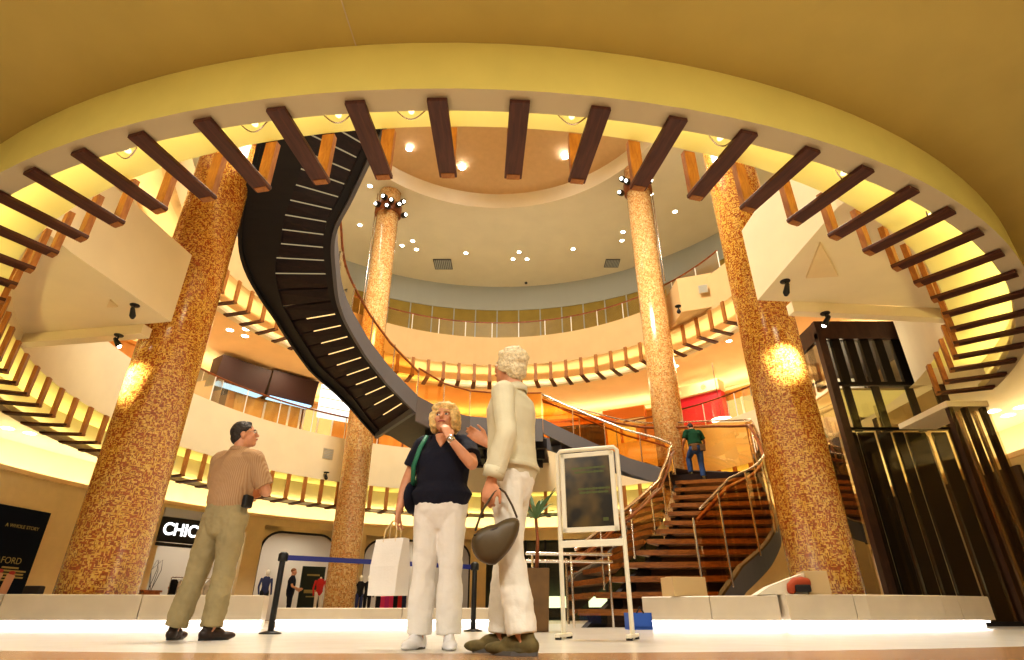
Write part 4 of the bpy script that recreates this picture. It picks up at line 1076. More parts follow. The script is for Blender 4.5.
for x in (0, .68, 1.35): MB().tube([(x, x * .148, 0), (x, x * .148, 1.1)], .022, 8).build('post', M['steel'], t, True)
p = PZ(1024, 627, 0); t = thing('folded_tarpaulin', 'crumpled blue grey tarpaulin bundle on the floor at the right edge', 'tarpaulin', (8.6, 9.0, 0))
mb = MB(); random.seed(3)
for k in range(9): mb.ell((random.uniform(-.2, .4), random.uniform(-.2, .3), .12 + .045 * k), (random.uniform(.2, .34), random.uniform(.2, .3), .13), Matrix.Rotation(k, 3, 'Z'), 10, 7)
mb.build('cloth', mat('blue_grey_tarp', (.30, .32, .36), .6, bump=1, bscale=12), t, True)
# ================================================================== PEOPLE
def fuse(mb, name, mt, parent=None, voxel=.008, smooth=2, noise=0, nsize=.12, bm_seed=0):
    """melt overlapping closed shapes into one continuous skin"""
    me = mb.mesh(name); o = bpy.data.objects.new(name, me); COL.objects.link(o)
    r = o.modifiers.new('r', 'REMESH'); r.mode = 'VOXEL'; r.voxel_size = voxel
    if smooth:
        sm = o.modifiers.new('s', 'SMOOTH'); sm.iterations = smooth; sm.factor = .5
    if noise:
        tx = bpy.data.textures.new('folds', 'CLOUDS'); tx.noise_scale = nsize; tx.noise_depth = 2
        d = o.modifiers.new('d', 'DISPLACE'); d.texture = tx; d.strength = noise; d.mid_level = .5; d.texture_coords = 'GLOBAL'
    new = bpy.data.meshes.new_from_object(o.evaluated_get(bpy.context.evaluated_depsgraph_get()))
    bpy.data.objects.remove(o); bpy.data.meshes.remove(me)
    new.name = name; new.materials.clear(); new.materials.append(mt)
    new.polygons.foreach_set('use_smooth', [True] * len(new.polygons))
    o = bpy.data.objects.new(name, new); COL.objects.link(o)
    if parent: o.parent = parent
    return o
def rotm(axis, ang_): return Matrix.Rotation(ang_, 3, axis)

def hand(mb, wrist, d, n, side, curl=.35, s=1.0, thumb=.5):
    """d: direction of the hand, n: palm normal (fingers curl towards it), side: +1 if the thumb is on +across"""
    d = d.normalized(); n = (n - d * n.dot(d)).normalized(); a = d.cross(n).normalized() * side
    mb.tube([wrist - d * .02 * s, wrist + d * .03 * s, wrist + d * .065 * s, wrist + d * .092 * s], [(.027 * s, .020 * s), (.036 * s, .018 * s), (.042 * s, .017 * s), (.040 * s, .014 * s)], 12, ref=a)
    for k, (off, L) in enumerate(((.030, .076), (.010, .086), (-.011, .080), (-.030, .062))):
        p = wrist + d * (.092 - .006 * abs(k - 1)) * s + a * off * s; pts = [p - d * .02 * s]; r = [.0095 * s]
        th = curl * .45; L *= s
        for q, (f, rr) in enumerate(((.46, .0095), (.30, .0085), (.24, .0072))):
            pts.append(p); r.append(rr * s)
            dirv = (d * math.cos(th) + n * math.sin(th)); p = p + dirv * L * f; th += curl
        pts.append(p); r.append(.0062 * s)
        mb.tube(pts, r, 8, ref=a)
    p0 = wrist + d * .025 * s + a * .026 * s
    d1 = (d * .72 + a * .62 + n * .25 * thumb).normalized(); d2 = (d * .9 + a * .15 + n * .5 * thumb).normalized()
    mb.tube([p0, p0 + d1 * .045 * s, p0 + d1 * .045 * s + d2 * .03 * s, p0 + d1 * .045 * s + d2 * .055 * s], [.015 * s, .0115 * s, .010 * s, .008 * s], 8)

def head_parts(mb, Hm, hc, s=1.0, female=False):
    """skull, jaw, nose, ears; Hm = head rotation, hc = head centre"""
    def P(x, y, z): return hc + Hm @ V((x * s, y * s, z * s))
    w = .074 if female else .078
    mb.ell(P(0, -.008, .03), (w * s, .096 * s, .088 * s), Hm, 20, 14)
    mb.ell(P(0, .022, -.035), (.060 * s, .068 * s, .082 * s), Hm, 18, 12)
    mb.ell(P(0, .055, -.085), (.034 * s, .032 * s, .030 * s), Hm)
    mb.ell(P(0, .066, .028), (.052 * s, .026 * s, .018 * s), Hm)
    for q in (-1, 1):
        mb.ell(P(q * .036, .066, -.02), (.024 * s, .02 * s, .022 * s), Hm)
        mb.ell(P(q * (w + .002), -.012, -.012), (.010 * s, .022 * s, .032 * s), Hm)
    mb.tube([P(0, .084, .02), P(0, .100, -.008), P(0, .108, -.024)], [.010 * s, .012 * s, .015 * s], 8)
    mb.ell(P(0, .083, -.058), (.024 * s, .014 * s, .013 * s), Hm)
def face_details(parent, Hm, hc, s=1.0, brow=None, lips=None):
    def P(x, y, z): return hc + Hm @ V((x * s, y * s, z * s))
    for q in (-1, 1):
        e = MB().ell(P(q * .032, .083, .004), (.014 * s, .008 * s, .0075 * s), Hm).build('eye', M['eyewhite'], parent, True)
        MB().ell(P(q * .032, .0895, .004), (.0065 * s, .004 * s, .0065 * s), Hm).build('iris', M['black'], e, True)
        MB().tube([P(q * .050, .082, .021), P(q * .034, .092, .028), P(q * .016, .092, .025)], .0042 * s, 6).build('eyebrow', brow, parent, True)
    MB().tube([P(-.026, .090, -.058), P(-.010, .0985, -.054), P(0, .0985, -.056), P(.010, .0985, -.054), P(.026, .090, -.058)], [.003 * s, .006 * s, .006 * s, .006 * s, .003 * s], 8).build('lips', lips or M['lips'], parent, True)
M['eyewhite'] = mat('eye_white', (.8, .76, .72), .3); M['lips'] = mat('lips', (.45, .12, .10), .45)

def lens_path(a, b, c, n=6):
    out = []
    for i in range(n + 1): u = i / n; out.append(a.lerp(b, u / 1) if False else (a * (1 - u) ** 2 + b * 2 * u * (1 - u) + c * u * u))
    return out
def limb(mb, pts, rads, sub=5, seg=14, ref=(1, 0, 0), caps=True):
    """smooth tapering tube through joints"""
    pts = [V(p) for p in pts]; rr = [(r, r) if isinstance(r, (int, float)) else r for r in rads]; P_, R_ = [], []
    for i in range(len(pts) - 1):
        for k in range(sub):
            u = k / sub; P_.append(pts[i].lerp(pts[i + 1], u)); R_.append(tuple(rr[i][j] * (1 - u) + rr[i + 1][j] * u for j in (0, 1)))
    P_.append(pts[-1]); R_.append(rr[-1])
    for _ in range(2):
        P_ = [P_[0]] + [(P_[i - 1] + P_[i] * 2 + P_[i + 1]) / 4 for i in range(1, len(P_) - 1)] + [P_[-1]]
    mb.tube(P_, R_, seg, ref=ref, caps=caps)

def shoe(parent, name, ankle, toe_dir, mt, sole, L=.27, w=.048, tone=0, vox=.007):
    f = V((toe_dir.x, toe_dir.y, 0)).normalized(); sd = V((-f.y, f.x, 0)); R = Matrix((sd, f, V((0, 0, 1)))).transposed()
    a = V((ankle.x, ankle.y, ankle.z)); b = MB()
    g = a.z - .085   # ground level of this foot
    heel = V((a.x, a.y, 0)) - f * .055
    b.ell(heel + f * .02 + V((0, 0, g + .045)), (w * .78, .06, .045), R); b.ell(heel + f * .10 + V((0, 0, g + .05)), (w * .85, .09, .045), R)
    b.ell(heel + f * (L - .09) + V((0, 0, g + .032)), (w, .095, .032), R); b.ell(heel + f * .04 + V((0, 0, g + .085)), (w * .72, .055, .04), R)
    b.ell(heel + f * .12 + V((0, 0, g + .02)), (w * .9, .16, .02), R)
    o = fuse(b, name, mt, parent, vox, 2)
    ol = []
    for i in range(20):
        t_ = 2 * PI * i / 20; ww = w * (1.0 if math.sin(t_) > -.2 else .82)
        ol.append(heel + f * (L / 2 - .04 + (L / 2 - .006) * math.sin(t_)) + sd * (ww * math.cos(t_) * .93))
    MB().prism([q.xy for q in ol], g, g + .02).build('sole', sole, o)
    return o

def person(name, label, loc, rz, H, sp):
    s = H / 1.75; vox = sp.get('vox', .0075)
    def S(p): return V(p) * s
    w = sp.get('w', 1.0)             # trunk girth
    sh, hip = sp.get('shoulder', .195), sp.get('hip', .165)
    trunk = [(.86, hip * .94, .115), (.93, hip, .125), (1.02, hip * .97 * w, .125 * w), (1.10, .148 * w, .118 * w), (1.20, .158 * w, .122 * w), (1.32, (.172 + sh * .05) * w, .122 * w), (1.40, sh * .86, .10), (1.455, sh * .52, .07)]
    lean = sp.get('lean', lambda z: V((0, 0, 0)))
    tp = [(S((0, 0, z)) + lean(z) * s, (a * s, b * s)) for z, a, b in trunk]
    hipz = .92
    feet = sp['feet']                # [(x, y, z_lift, toe angle)] left, right
    knees = sp.get('knees', [None, None])
    body = MB()
    body.tube([p for p, _ in tp], [r for _, r in tp], 22)
    neck = S((0, -.005, 1.43)) + lean(1.43) * s
    hc = S((0, .015, 1.625)) + lean(1.6) * s + S(sp.get('head_off', (0, 0, 0)))
    yaw, pitch, roll = sp.get('head', (0, 0, 0))
    Hm = rotm('Z', yaw) @ rotm('X', pitch) @ rotm('Y', roll)
    body.tube([neck, neck.lerp(hc, .5) + S((0, -.012, 0)), hc + S((0, -.01, -.02))], [(.066 * s, .062 * s), (.055 * s, .056 * s), (.055 * s, .058 * s)], 14)
    hs = s * sp.get('hs', 1)
    head_parts(body, Hm, hc, hs, sp.get('female', False))
    legs = []
    for i, (fx, fy, fz, ta) in enumerate(feet):
        sg = (-1, 1)[i]
        h = S((sg * .088, 0, hipz)) + lean(.9) * s; an = S((fx, fy, .085 + fz))
        k = S(knees[i]) if knees[i] else h.lerp(an, .52) + S((0, .02, 0))
        legs.append((h, k, an))
        limb(body, [h + S((0, 0, .02)), h.lerp(k, .5), k, k.lerp(an, .35), an, an + S((0, 0, -.03))], [.088 * s, .074 * s, .052 * s, .052 * s, .036 * s, .034 * s])
        td = V((math.sin(ta), math.cos(ta), 0))
        body.tube([an + S((0, 0, -.035)) - td * .03 * s, an + S((0, 0, -.045)) + td * .06 * s, an + S((0, 0, -.06)) + td * .14 * s], [.034 * s, .034 * s, .024 * s], 10)
    arms = []
    for i, A in enumerate(sp['arms']):
        sg = (-1, 1)[i]
        sj = S((sg * (sh - .012), -.01, 1.405)) + lean(1.4) * s
        e, wr = S(A['elbow']) , S(A['wrist'])
        limb(body, [sj.lerp(tp[6][0], .35), sj, sj.lerp(e, .5), e, e.lerp(wr, .4), wr], [.055 * s, .058 * s, .047 * s * sp.get('armw', 1), .040 * s * sp.get('armw', 1), .038 * s * sp.get('armw', 1), .027 * s], seg=12)
        hand(body, wr, V(A['hd']), V(A['n']), A['side'], A.get('curl', .35), s * 1.02, A.get('thumb', .6))
        arms.append((sj, e, wr))
    root = fuse(body, name, M[sp.get('skin', 'skin')], None, vox, 1)
    root.location = loc; root.rotation_euler = (0, 0, rz); tag(root, label, 'person')
    # shirt
    g = sp.get('ease', .014)
    top = MB(); hem = sp['hem']
    tt = [(p, r) for (p, r), (z, _, _) in zip(tp, trunk) if z >= hem]
    z0 = hem
    # ring at the hem
    lo = [q for q in trunk if q[0] < hem][-1]; hi = [q for q in trunk if q[0] >= hem][0]; u = (hem - lo[0]) / (hi[0] - lo[0])
    hr = ((lo[1] + (hi[1] - lo[1]) * u + sp.get('flare', 0)) * s, (lo[2] + (hi[2] - lo[2]) * u + sp.get('flare', 0)) * s)
    P_ = [S((0, 0, hem)) + lean(hem) * s] + [p for p, _ in tt]; R_ = [hr] + [r for _, r in tt]
    R_ = [(a + (g + sp.get('blouse', 0) * (1 if i in (1, 2) else .3)) * s, b + (g + sp.get('blouse', 0) * (1 if i in (1, 2) else .3)) * s) for i, (a, b) in enumerate(R_)]
    R_[-1] = (R_[-1][0] * .92, R_[-1][1] * .98); P_[-1] = P_[-1] + S((0, 0, sp.get('collar', -.01)))
    top.tube(P_, R_, 26, caps=True)
    for (sj, e, wr), A in zip(arms, sp['arms']):
        f = A.get('sleeve', sp.get('sleeve', .6)); sw = sp.get('sleevew', .016)
        base = sj.lerp(tp[6][0], .4)
        if f <= 1: pts = [base, sj, sj.lerp(e, f * .5), sj.lerp(e, f)]; rr = [(.064 + sw) * s, (.060 + sw) * s, (.054 + sw) * s, (.050 + sw * 1.2) * s]
        else: pts = [base, sj, sj.lerp(e, .5), e, e.lerp(wr, (f - 1) * .5), e.lerp(wr, f - 1)]; rr = [(.062 + sw) * s, (.060 + sw) * s, (.050 + sw) * s, (.046 + sw) * s, (.044 + sw) * s, (.040 + sw) * s]
        limb(top, pts, rr, caps=False)
    fuse(top, sp.get('topname', 'shirt'), sp['topmat'], root, vox * 1.05, 2, sp.get('topfold', .018), sp.get('foldsize', .10))
    # trousers
    tr = MB(); tw = sp.get('trw', .016); waist = sp.get('waist', 1.03)
    rows = [(.84, hip * .80, .11), (.90, hip, .128), (.96, hip * .99, .126), (waist, hip * sp.get('waistr', .93) * w, .122 * w * sp.get('waistr', .93) / .93)]
    tr.tube([S((0, 0, z)) + lean(z) * s for z, _, _ in rows], [((a + tw * .8) * s, (b + tw * .8) * s) for _, a, b in rows], 24)
    for (h, k, an) in legs:
        end = k.lerp(an, sp.get('trlen', .97)); fl = sp.get('cuff', .07)
        limb(tr, [h + S((0, 0, .01)), h.lerp(k, .5), k, k.lerp(end, .5), end], [(.092 + tw) * s, (.080 + tw) * s, (.062 + tw) * s, (fl + .004) * s, fl * s], seg=16, caps=False)
    trn = fuse(tr, 'trousers', sp['trmat'], root, vox * 1.05, 2, sp.get('trfold', .018), .09)
    if sp.get('belt'):
        MB().tube([S((math.cos(2 * PI * i / 28) * (hip * .93 * w + .022), math.sin(2 * PI * i / 28) * (.122 * w + .022), waist - .005)) + lean(waist) * s for i in range(28)], (.016 * s, .006 * s), 6, ref=(0, 0, 1), closed=True).build('belt', M['black'], root, True)
    for i, ((h, k, an), (fx, fy, fz, ta)) in enumerate(zip(legs, feet)):
        shoe(root, sp.get('shoename', 'shoe'), an * 1.0, V((math.sin(ta), math.cos(ta), 0)), sp['shoemat'], sp['solemat'], .275 * s, .05 * s)
    return dict(root=root, Hm=Hm, hc=hc, s=s, hs=hs, arms=arms, legs=legs)
def world(P, v): return P['root'].location + rotm('Z', P['root'].rotation_euler.z) @ V(v)

def cloth(name, c, var=.10, scale=6, bump=.12, bs=90, stripes=None):
    m = mat(name, c, .9, noise=var, nscale=scale, bump=bump, bscale=bs, spec=.2)
    if stripes:
        N = m.node_tree.nodes; L = m.node_tree.links; b = N['Principled BSDF']
        tc = N.new('ShaderNodeTexCoord'); wv = N.new('ShaderNodeTexWave'); wv.inputs['Scale'].default_value = 22; wv.bands_direction = 'X'
        L.new(tc.outputs['Object'], wv.inputs[0]); mx = N.new('ShaderNodeMix'); mx.data_type = 'RGBA'
        src = b.inputs['Base Color'].links[0].from_socket
        L.new(wv.outputs['Fac'], mx.inputs[0]); L.new(src, mx.inputs[6]); mx.inputs[7].default_value = (*stripes, 1); L.new(mx.outputs[2], b.inputs['Base Color'])
    return m
M['khaki'] = cloth('khaki_cotton', (.33, .27, .15))
M['ivory'] = cloth('ivory_linen', (.64, .59, .42), .06)
M['ivory2'] = cloth('ivory_trousers', (.78, .74, .64), .05)
M['whitecot'] = cloth('white_cotton', (.80, .76, .70), .04)
M['tanshirt'] = cloth('tan_striped_shirt', (.47, .31, .18), .06, stripes=(.37, .22, .12))
M['olive_suede'] = mat('olive_suede', (.12, .09, .03), .8, noise=.3, nscale=20)
M['rubber'] = mat('grey_rubber', (.10, .09, .08), .6)
M['greentee'] = cloth('dark_green_shirt', (.012, .06, .03))
M['denim'] = cloth('blue_denim', (.05, .10, .27), .25, 8)
M['shoeblack'] = mat('dark_brown_leather', (.03, .016, .012), .4)
M['sneaker'] = mat('white_sneaker', (.78, .77, .78), .5)

# ---------- man in khaki, seen from behind, looking up to the right
mp = (PZ(176, 640, 0) + PZ(213, 642, 0)) / 2; mp.z = 0
P1 = person('person', 'man in tan shirt and khaki trousers seen from behind, looking up to the right', tuple(mp + V((.03, 0, 0))), math.radians(-14), 1.84, dict(
    feet=[(-.255, .02, 0, -.35), (.095, .0, 0, .28)], arms=[dict(elbow=(-.245, .10, 1.13), wrist=(-.04, .25, 1.14), hd=(1, .1, .1), n=(0, -1, 0), side=1, curl=.3),
          dict(elbow=(.285, .10, 1.12), wrist=(.10, .27, 1.18), hd=(-1, 0, .05), n=(0, -1, 0), side=-1, curl=.3)],
    head=(math.radians(-52), math.radians(17), 0), shoulder=.188, w=1.0, hem=1.03, waist=1.05, sleeve=.80, sleevew=.022, ease=.022, blouse=.018, topname='shirt', topmat=M['tanshirt'], trmat=M['khaki'], trw=.022, cuff=.085, trfold=.03,
    shoemat=M['shoeblack'], solemat=M['black'], belt=True))
r, Hm, hc, s = P1['root'], P1['Hm'], P1['hc'], P1['s']
hs_ = 1.0
def HP(x, y, z): return hc + Hm @ V((x * s * hs_, y * s * hs_, z * s * hs_))
hb = MB(); hb.ell(HP(0, -.018, .042), (.085 * s, .097 * s, .092 * s), Hm, 20, 14); hb.ell(HP(0, -.055, -.01), (.072 * s, .06 * s, .07 * s), Hm, 16, 10)
hb.ell(HP(.0, .03, .095), (.05 * s, .045 * s, .028 * s), Hm)
fuse(hb, 'hair', M['hairdark'], r, .006, 1, .012, .03)
face_details(r, Hm, hc, s, M['hairdark'])
gl_ = MB()
for q in (-1, 1):
    gl_.tube([HP(q * .034 + .022 * math.cos(t_ * PI / 6), .102, .004 + .016 * math.sin(t_ * PI / 6)) for t_ in range(12)], .0022, 5, closed=True)
    gl_.tube([HP(q * .056, .098, .008), HP(q * .080, .05, .010), HP(q * .083, -.01, .005)], .0022, 5)
gl_.tube([HP(-.012, .104, .008), HP(.012, .104, .008)], .0022, 5); gl_.build('spectacles', M['steel'], r)
MB().tube([S_ for S_ in [V((math.cos(2 * PI * i / 20) * .074, -.012 + math.sin(2 * PI * i / 20) * .070, 1.475 + .012 * math.sin(2 * PI * i / 20 + PI))) * s for i in range(20)]], (.024, .008), 6, ref=(0, 0, 1), closed=True).build('collar', M['tanshirt'], r, True)
MB().box(V((.205, -.02, 1.03)) * s, (.05, .10, .11)).build('belt_pouch', M['black'], r, bevel=.015)

# ---------- blonde woman facing us, hand at her mouth
wp = (PZ(420, 649, 0) + PZ(446, 649, 0)) / 2; wp.z = 0
P2 = person('person', 'blonde woman in navy top and white trousers, one hand at her mouth', tuple(wp), math.radians(180 - 4), 1.58, dict(
    feet=[(-.11, .03, 0, -.25), (.105, .0, 0, .22)], female=True, shoulder=.185, hip=.185, w=1.16,
    # person's left (-X) is on the picture's right
    arms=[dict(elbow=(-.262, .19, 1.20), wrist=(-.085, .245, 1.40), hd=(.40, -.18, .95), n=(.55, -.75, -.1), side=-1, curl=.75, thumb=.9),
          dict(elbow=(.285, -.03, 1.14), wrist=(.315, .03, .91), hd=(.05, .05, -1), n=(-1, .0, 0), side=-1, curl=.85)],
    head=(math.radians(-6), math.radians(10), math.radians(3)), head_off=(0, .012, -.012), hs=1.10, hem=1.03, flare=.012, waist=1.06, waistr=.78, sleeve=.62, sleevew=.030, ease=.022, topname='top', topmat=M['navy'], trmat=M['whitecot'], trw=.022, cuff=.088, trlen=.99, trfold=.02,
    shoename='sneaker', shoemat=M['sneaker'], solemat=M['rubber'], armw=1.12))
r, Hm, hc, s = P2['root'], P2['Hm'], P2['hc'], P2['hs']
hb = MB()
hb.ell(HP(0, -.025, .055), (.103 * s, .105 * s, .090 * s), Hm, 20, 12)
for q in (-1, 1):
    hb.ell(HP(q * .078, .0, -.0), (.042 * s, .075 * s, .085 * s), Hm); hb.ell(HP(q * .072, -.015, -.045), (.042 * s, .06 * s, .050 * s), Hm); hb.ell(HP(q * .052, .058, .078), (.040 * s, .030 * s, .026 * s), Hm)
hb.ell(HP(0, -.075, -.02), (.085 * s, .06 * s, .10 * s), Hm); hb.ell(HP(.0, .070, .088), (.055 * s, .028 * s, .024 * s), Hm); hb.ell(HP(0, -.02, .085), (.085 * s, .085 * s, .07 * s), Hm)
fuse(hb, 'hair', M['hairblond'], r, .006, 1, .022, .035)
face_details(r, Hm, hc, s, M['hairblond'])
s = P2['s']
nk = MB()      # V of bare skin at the neckline
nk.tube([V((0, .085, 1.475)) * s, V((0, .118, 1.43)) * s, V((0, .142, 1.365)) * s], [(.060 * s, .016 * s), (.046 * s, .016 * s), (.008 * s, .012 * s)], 12)
nk.build('neckline', M['skin'], r, True)
a = P2['arms'][0]; w_ = a[2]; d_ = (a[2] - a[1]).normalized()
MB().tube([w_ - d_ * .01 + V((math.cos(k) * 0, 0, 0)) for k in (0, 1)] if False else [w_ - d_ * .022, w_ - d_ * .006], .033 * s, 14).build('wristwatch', M['steel'], r, True)

# shopping bag in her lowered hand
hw = world(P2, P2['arms'][1][2]) + V((0, 0, -.10))
t = thing('shopping_bag', 'white paper shopping bag hanging from the blonde woman\'s lowered hand', 'bag', (hw.x - .02, hw.y - .02, hw.z - .425), math.radians(-28))
bw, bd, bh = .115, .06, .34
mb = MB(); vs = [(-bw * .95, -bd * 1.1, 0), (bw * .95, -bd * 1.1, 0), (bw * .95, bd * 1.1, 0), (-bw * .95, bd * 1.1, 0),
   (-bw, -bd, bh * .5), (bw, -bd, bh * .5), (bw * 1.0, bd, bh * .5), (-bw, bd, bh * .5), (-bw, -bd * .5, bh), (bw, -bd * .5, bh), (bw, bd * .5, bh), (-bw, bd * .5, bh)]
fs = [(3, 2, 1, 0)] + [(l + j, l + (j + 1) % 4, l + 4 + (j + 1) % 4, l + 4 + j) for l in (0, 4) for j in range(4)]
mb.add(vs, fs).build('paper_body', M['whitecot'], t)
for y in (-.5, .5): MB().tube([(-.05, bd * y, bh - .02), (-.045, bd * y * .7, bh + .06), (-.012, 0, bh + .115), (.012, 0, bh + .115), (.045, bd * y * .7, bh + .06), (.05, bd * y, bh - .02)], .0045, 6).build('cord_handle', M['tan'], t, True)
# green strapped shoulder bag behind her arm
sb = world(P2, V((.245, -.06, 1.02)) * s)
t = thing('shoulder_bag', 'dark shoulder bag with a green strap on the blonde woman\'s right shoulder', 'bag', tuple(sb), math.radians(172 - 90))
MB().ell((0, 0, 0), (.13, .045, .11)).build('pouch', M['navy'], t, True)
Rz = rotm('Z', -math.radians(172 - 90)) 
M['greenstrap'] = mat('green_strap', (.02, .16, .09), .6)
pts = [world(P2, V(q) * s) - sb for q in ((.225, .02, 1.10), (.205, .125, 1.22), (.165, .128, 1.36), (.13, .06, 1.475), (.14, -.05, 1.47), (.20, -.13, 1.33), (.235, -.12, 1.10))]
MB().tube([Rz @ q for q in pts], (.016, .005), 8, ref=Rz @ V((-1, 0, 0))).build('strap', M['greenstrap'], t, True)

# ---------- woman with white hair in an ivory jacket, facing left
vp = (PZ(496, 653, 0) + PZ(521, 656, 0)) / 2; vp.z = 0
P3 = person('person', 'white-haired woman in ivory jacket and trousers, turned away to the left, holding a brown handbag', (vp.x + .02, vp.y, 0), math.radians(68), 1.765, dict(
    feet=[(-.10, -.10, 0, .12), (.10, .10, 0, -.06)], female=True, shoulder=.192, hip=.165, w=.98,
    arms=[dict(elbow=(-.27, -.075, 1.11), wrist=(-.285, .005, .85), hd=(.05, .22, -1), n=(1, .2, 0), side=1, curl=.8),
          dict(elbow=(.25, .10, 1.12), wrist=(.19, .26, 1.21), hd=(-.3, .8, .6), n=(-1, 0, 0), side=1, curl=.5)],
    head=(math.radians(-14), math.radians(10), 0), head_off=(0, .0, .02), hem=.985, flare=.012, waist=1.02, sleeve=1.85, sleevew=.017, ease=.026, topname='jacket', topmat=M['ivory'], topfold=.022, foldsize=.16, trmat=M['ivory2'], trw=.008, cuff=.080, trfold=.02,
    shoename='loafer', shoemat=M['olive_suede'], solemat=M['rubber']))
r, Hm, hc, s = P3['root'], P3['Hm'], P3['hc'], P3['s']
hb = MB(); hb.ell(HP(0, -.022, .045), (.093 * s, .105 * s, .098 * s), Hm, 20, 12); hb.ell(HP(0, -.062, -.02), (.080 * s, .062 * s, .085 * s), Hm); hb.ell(HP(0, .055, .085), (.06 * s, .04 * s, .035 * s), Hm)
for q in (-1, 1): hb.ell(HP(q * .066, -.01, -.0), (.026 * s, .055 * s, .06 * s), Hm)
fuse(hb, 'hair', M['hairgrey'], r, .006, 1, .024, .03)
face_details(r, Hm, hc, s, M['hairgrey'])
MB().tube([V((math.cos(2 * PI * i / 20) * .088, -.012 + math.sin(2 * PI * i / 20) * .080, 1.468 + .018 * -math.sin(2 * PI * i / 20))) * s for i in range(20)], (.030, .010), 6, ref=(0, 0, 1), closed=True).build('collar', M['ivory'], r, True)
sj, e, wr = P3['arms'][0]; d_ = (wr - e).normalized(); c_ = e.lerp(wr, .84)
MB().tube([V((math.cos(2 * PI * i / 26) * .203, math.sin(2 * PI * i / 26) * .158, .972)) * s for i in range(26)], (.016, .006), 8, ref=(0, 0, 1), closed=True).build('hem', M['ivory'], r, True)
MB().tube([c_ - d_ * .03, c_ + d_ * .03], .060 * s, 16, caps=False).build('cuff', M['ivory'], r, True)
# handbag
hw = world(P3, wr + V((.02, .04, -.10)))
M['bagolive'] = mat('olive_brown_leather', (.085, .060, .028), .45, noise=.2, nscale=8)
t = thing('handbag', 'olive brown half-moon handbag hanging from the white-haired woman\'s hand', 'bag', (hw.x + .055, hw.y - .03, hw.z - .215), math.radians(6))
hbm = MB()
ol = []
for i in range(28):
    t_ = 2 * PI * i / 28; x = .128 * math.cos(t_); z = .105 * math.sin(t_)
    z = z * (1.15 if z < 0 else .75) + .10 * (x / .155 if x > 0 else .15 * x / .155); ol.append((x, z))
vs = []
for k, (sc_, y) in enumerate(((.60, -.062), (.86, -.052), (1, -.02), (1, .02), (.86, .052), (.60, .062))):
    for x, z in ol: vs.append((x * sc_, y, z * sc_))
n = len(ol); fs = [(k * n + j, k * n + (j + 1) % n, (k + 1) * n + (j + 1) % n, (k + 1) * n + j) for k in range(5) for j in range(n)] + [tuple(range(n)), tuple(range(5 * n, 6 * n))]
hbm.add(vs, fs); hbm.build('body', M['bagolive'], t, True)
MB().tube([(-.108, 0, .05), (-.075, 0, .15), (-.01, 0, .25), (.02, 0, .27), (.05, 0, .25), (.09, 0, .18), (.115, 0, .12)], (.014, .006), 8, ref=(0, 1, 0)).build('strap', M['bagolive'], t, True)
MB().tube([(-.115, -.035, .02), (-.02, -.06, .045), (.11, -.04, .09)], .005, 6).build('zip_seam', M['shoeblack'], t, True)

# ---------- man in green climbing the stairs
gp_ = low_edge(3.62)[0].lerp(low_edge(3.62)[1], .33)
P4 = person('person', 'man in green shirt, blue jeans and tool belt climbing the stairs away from us', (gp_.x, gp_.y + .1, 3.70), math.radians(8), 1.78, dict(vox=.011,
    feet=[(-.11, .34, .19, -.1), (.10, .0, .01, .1)], knees=[(-.13, .30, .70), None], lean=lambda z: V((0, max(0, z - .9) * .16, 0)),
    arms=[dict(elbow=(-.31, .08, 1.14), wrist=(-.25, .30, 1.02), hd=(.2, 1, -.1), n=(1, 0, 0), side=1, curl=.6), dict(elbow=(.33, .08, 1.13), wrist=(.30, .20, .93), hd=(-.1, .6, -.7), n=(-1, 0, 0), side=-1, curl=.6)],
    head=(math.radians(-10), math.radians(-28), 0), head_off=(.01, .05, -.03), shoulder=.21, w=1.08, hem=1.0, waist=1.04, sleeve=.75, sleevew=.03, ease=.022, blouse=.02, topmat=M['greentee'], trmat=M['denim'], trw=.018, cuff=.075, shoemat=M['olive_suede'], solemat=M['rubber']))
r, Hm, hc, s = P4['root'], P4['Hm'], P4['hc'], P4['s']
hb = MB(); hb.ell(HP(0, -.012, .045), (.084 * s, .102 * s, .085 * s), Hm, 18, 12); hb.ell(HP(0, -.055, .0), (.072 * s, .055 * s, .065 * s), Hm)
fuse(hb, 'hair', M['hairdark'], r, .010, 1)
face_details(r, Hm, hc, s, M['hairdark'])
M['leather'] = mat('brown_tool_leather', (.16, .085, .035), .7, noise=.3, nscale=15)
MB().tube([V((math.cos(2 * PI * i / 24) * .20, .02 + math.sin(2 * PI * i / 24) * .16, 1.0)) * s for i in range(24)], (.03, .008), 6, ref=(0, 0, 1), closed=True).build('tool_belt', M['leather'], r, True)
for q in (-1, 1):
    MB().hexa([V((q * .13 + x * .07, -.15 + y, z)) * s for z in (.80, .98) for x, y in ((-1, -.05), (1, -.05), (1, .03), (-1, .03))]).build('tool_pouch', M['leather'], r, bevel=.012)

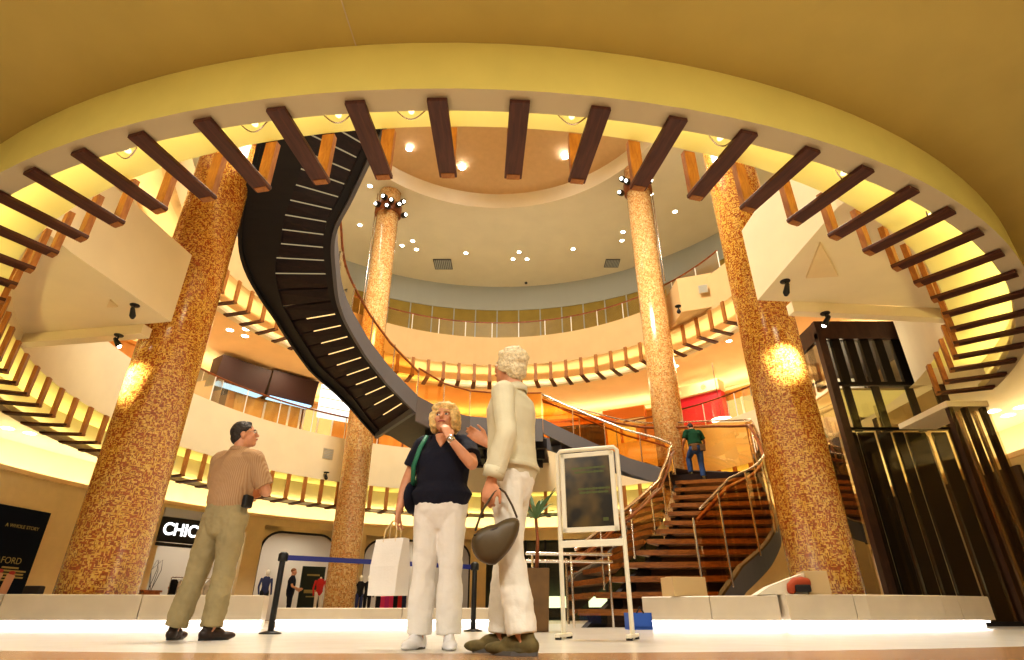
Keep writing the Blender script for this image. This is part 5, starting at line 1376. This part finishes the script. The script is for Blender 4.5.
# ---------- shop assistant in navy, far back
p = PR(289, 600, 11.0)
P5 = person('person', 'shop assistant in dark navy clothes before the arched shopfront, turned right', (p.x, p.y, 0), math.radians(-75), 1.74, dict(vox=.013,
    feet=[(-.10, .0, 0, -.1), (.10, .02, 0, .1)], arms=[dict(elbow=(-.27, .02, 1.14), wrist=(-.22, .22, 1.02), hd=(.2, 1, 0), n=(1, 0, 0), side=1), dict(elbow=(.28, .05, 1.12), wrist=(.2, .28, 1.05), hd=(-.1, 1, 0), n=(-1, 0, 0), side=-1)],
    head=(0, 0, 0), hem=.95, waist=1.03, sleeve=.7, ease=.02, topmat=M['navy'], trmat=M['navy'], shoemat=M['shoeblack'], solemat=M['black']))
r, Hm, hc, s = P5['root'], P5['Hm'], P5['hc'], P5['s']
hb = MB(); hb.ell(HP(0, -.02, .05), (.084 * s, .1 * s, .082 * s), Hm, 16, 10); fuse(hb, 'hair', mat('auburn_hair', (.22, .09, .04), .6), r, .012, 1)
face_details(r, Hm, hc, s, M['hairdark'])
# ================================================================== LIGHT
def area(name, loc, size, power, col, rot=(0, 0, 0), shape='DISK', spread=None):
    l = bpy.data.lights.new(name, 'AREA'); l.shape = shape; l.size = size; l.energy = power; l.color = col
    if spread: l.spread = math.radians(spread)
    o = bpy.data.objects.new(name, l); COL.objects.link(o); o.location = loc; o.rotation_euler = rot; return o
def point(name, loc, power, col, r=.1):
    l = bpy.data.lights.new(name, 'POINT'); l.energy = power; l.color = col; l.shadow_soft_size = r
    o = bpy.data.objects.new(name, l); COL.objects.link(o); o.location = loc; return o
def spot(name, loc, aim, power, col, angle, blend=.5, r=.05):
    l = bpy.data.lights.new(name, 'SPOT'); l.energy = power; l.color = col; l.spot_size = math.radians(angle); l.spot_blend = blend; l.shadow_soft_size = r
    o = bpy.data.objects.new(name, l); COL.objects.link(o); o.location = loc
    o.rotation_euler = (V(aim) - V(loc)).to_track_quat('-Z', 'Y').to_euler(); return o
WARM = (1, .80, .48); WARM2 = (1, .86, .62); NEUT = (1, .93, .80)
# added area lamp out of view, giving the atrium its ambient light
area('atrium_fill', (-.6, 10.5, 18.3), 5.5, 3500, NEUT)
# added fill lamps under the soffit, unseen behind and above the viewer
for x, y in ((-4.5, -1.5), (0, -2.6), (4.5, -1.5)): area('rear_fill', (x, y, 4.84), 1.4, 330, (1, .96, .89))
# added upward fill lamps, unseen behind the viewer, to light the ceiling
area('rear_upfill', (-5, -4.5, .5), 4, 280, (1, .89, .66), (PI, 0, 0)); area('rear_upfill', (5, -4.5, .5), 4, 400, (1, .89, .66), (PI, 0, 0))
# shop lamps
for px in (195, 296, 415):
    p = PR(px, 580, 15.0); area('shop_lamp', (p.x, p.y, 3.62), 1.8, 80, NEUT)
# spots washing the mosaic columns
spot('column_spot', (-8.6, 9.1, 4.69), (-7.15, 9.85, 4.08), 2300, (1, .97, .9), 30, 1, .09)
spot('column_spot', (5.56, 8.80, 4.96), (5.27, 9.86, 4.50), 1000, (1, .97, .9), 42, 1, .09)
area('lift_fill', (8.55, 13.1, .5), 1.6, 130, (1, .9, .6), (PI, 0, 0)); area('lift_fill', (8.55, 13.4, 5.0), 1.2, 60, NEUT, (PI, 0, 0))  # added fill lamps to brighten the inside of the shaft
for a in (150, 138, 32, 44, 80, 105): p = pol(12.4, a, 10.12); area('balcony_fill', tuple(p), 1.6, 95, (1, .86, .58))  # added fill lamps to brighten the second-floor walls
w = bpy.data.worlds.new('world'); bpy.context.scene.world = w; w.use_nodes = True
w.node_tree.nodes['Background'].inputs[0].default_value = (1, .82, .52, 1); w.node_tree.nodes['Background'].inputs[1].default_value = .15
sc = bpy.context.scene
sc.view_settings.view_transform = 'Standard'; sc.view_settings.look = 'Medium High Contrast'; sc.view_settings.exposure = 0
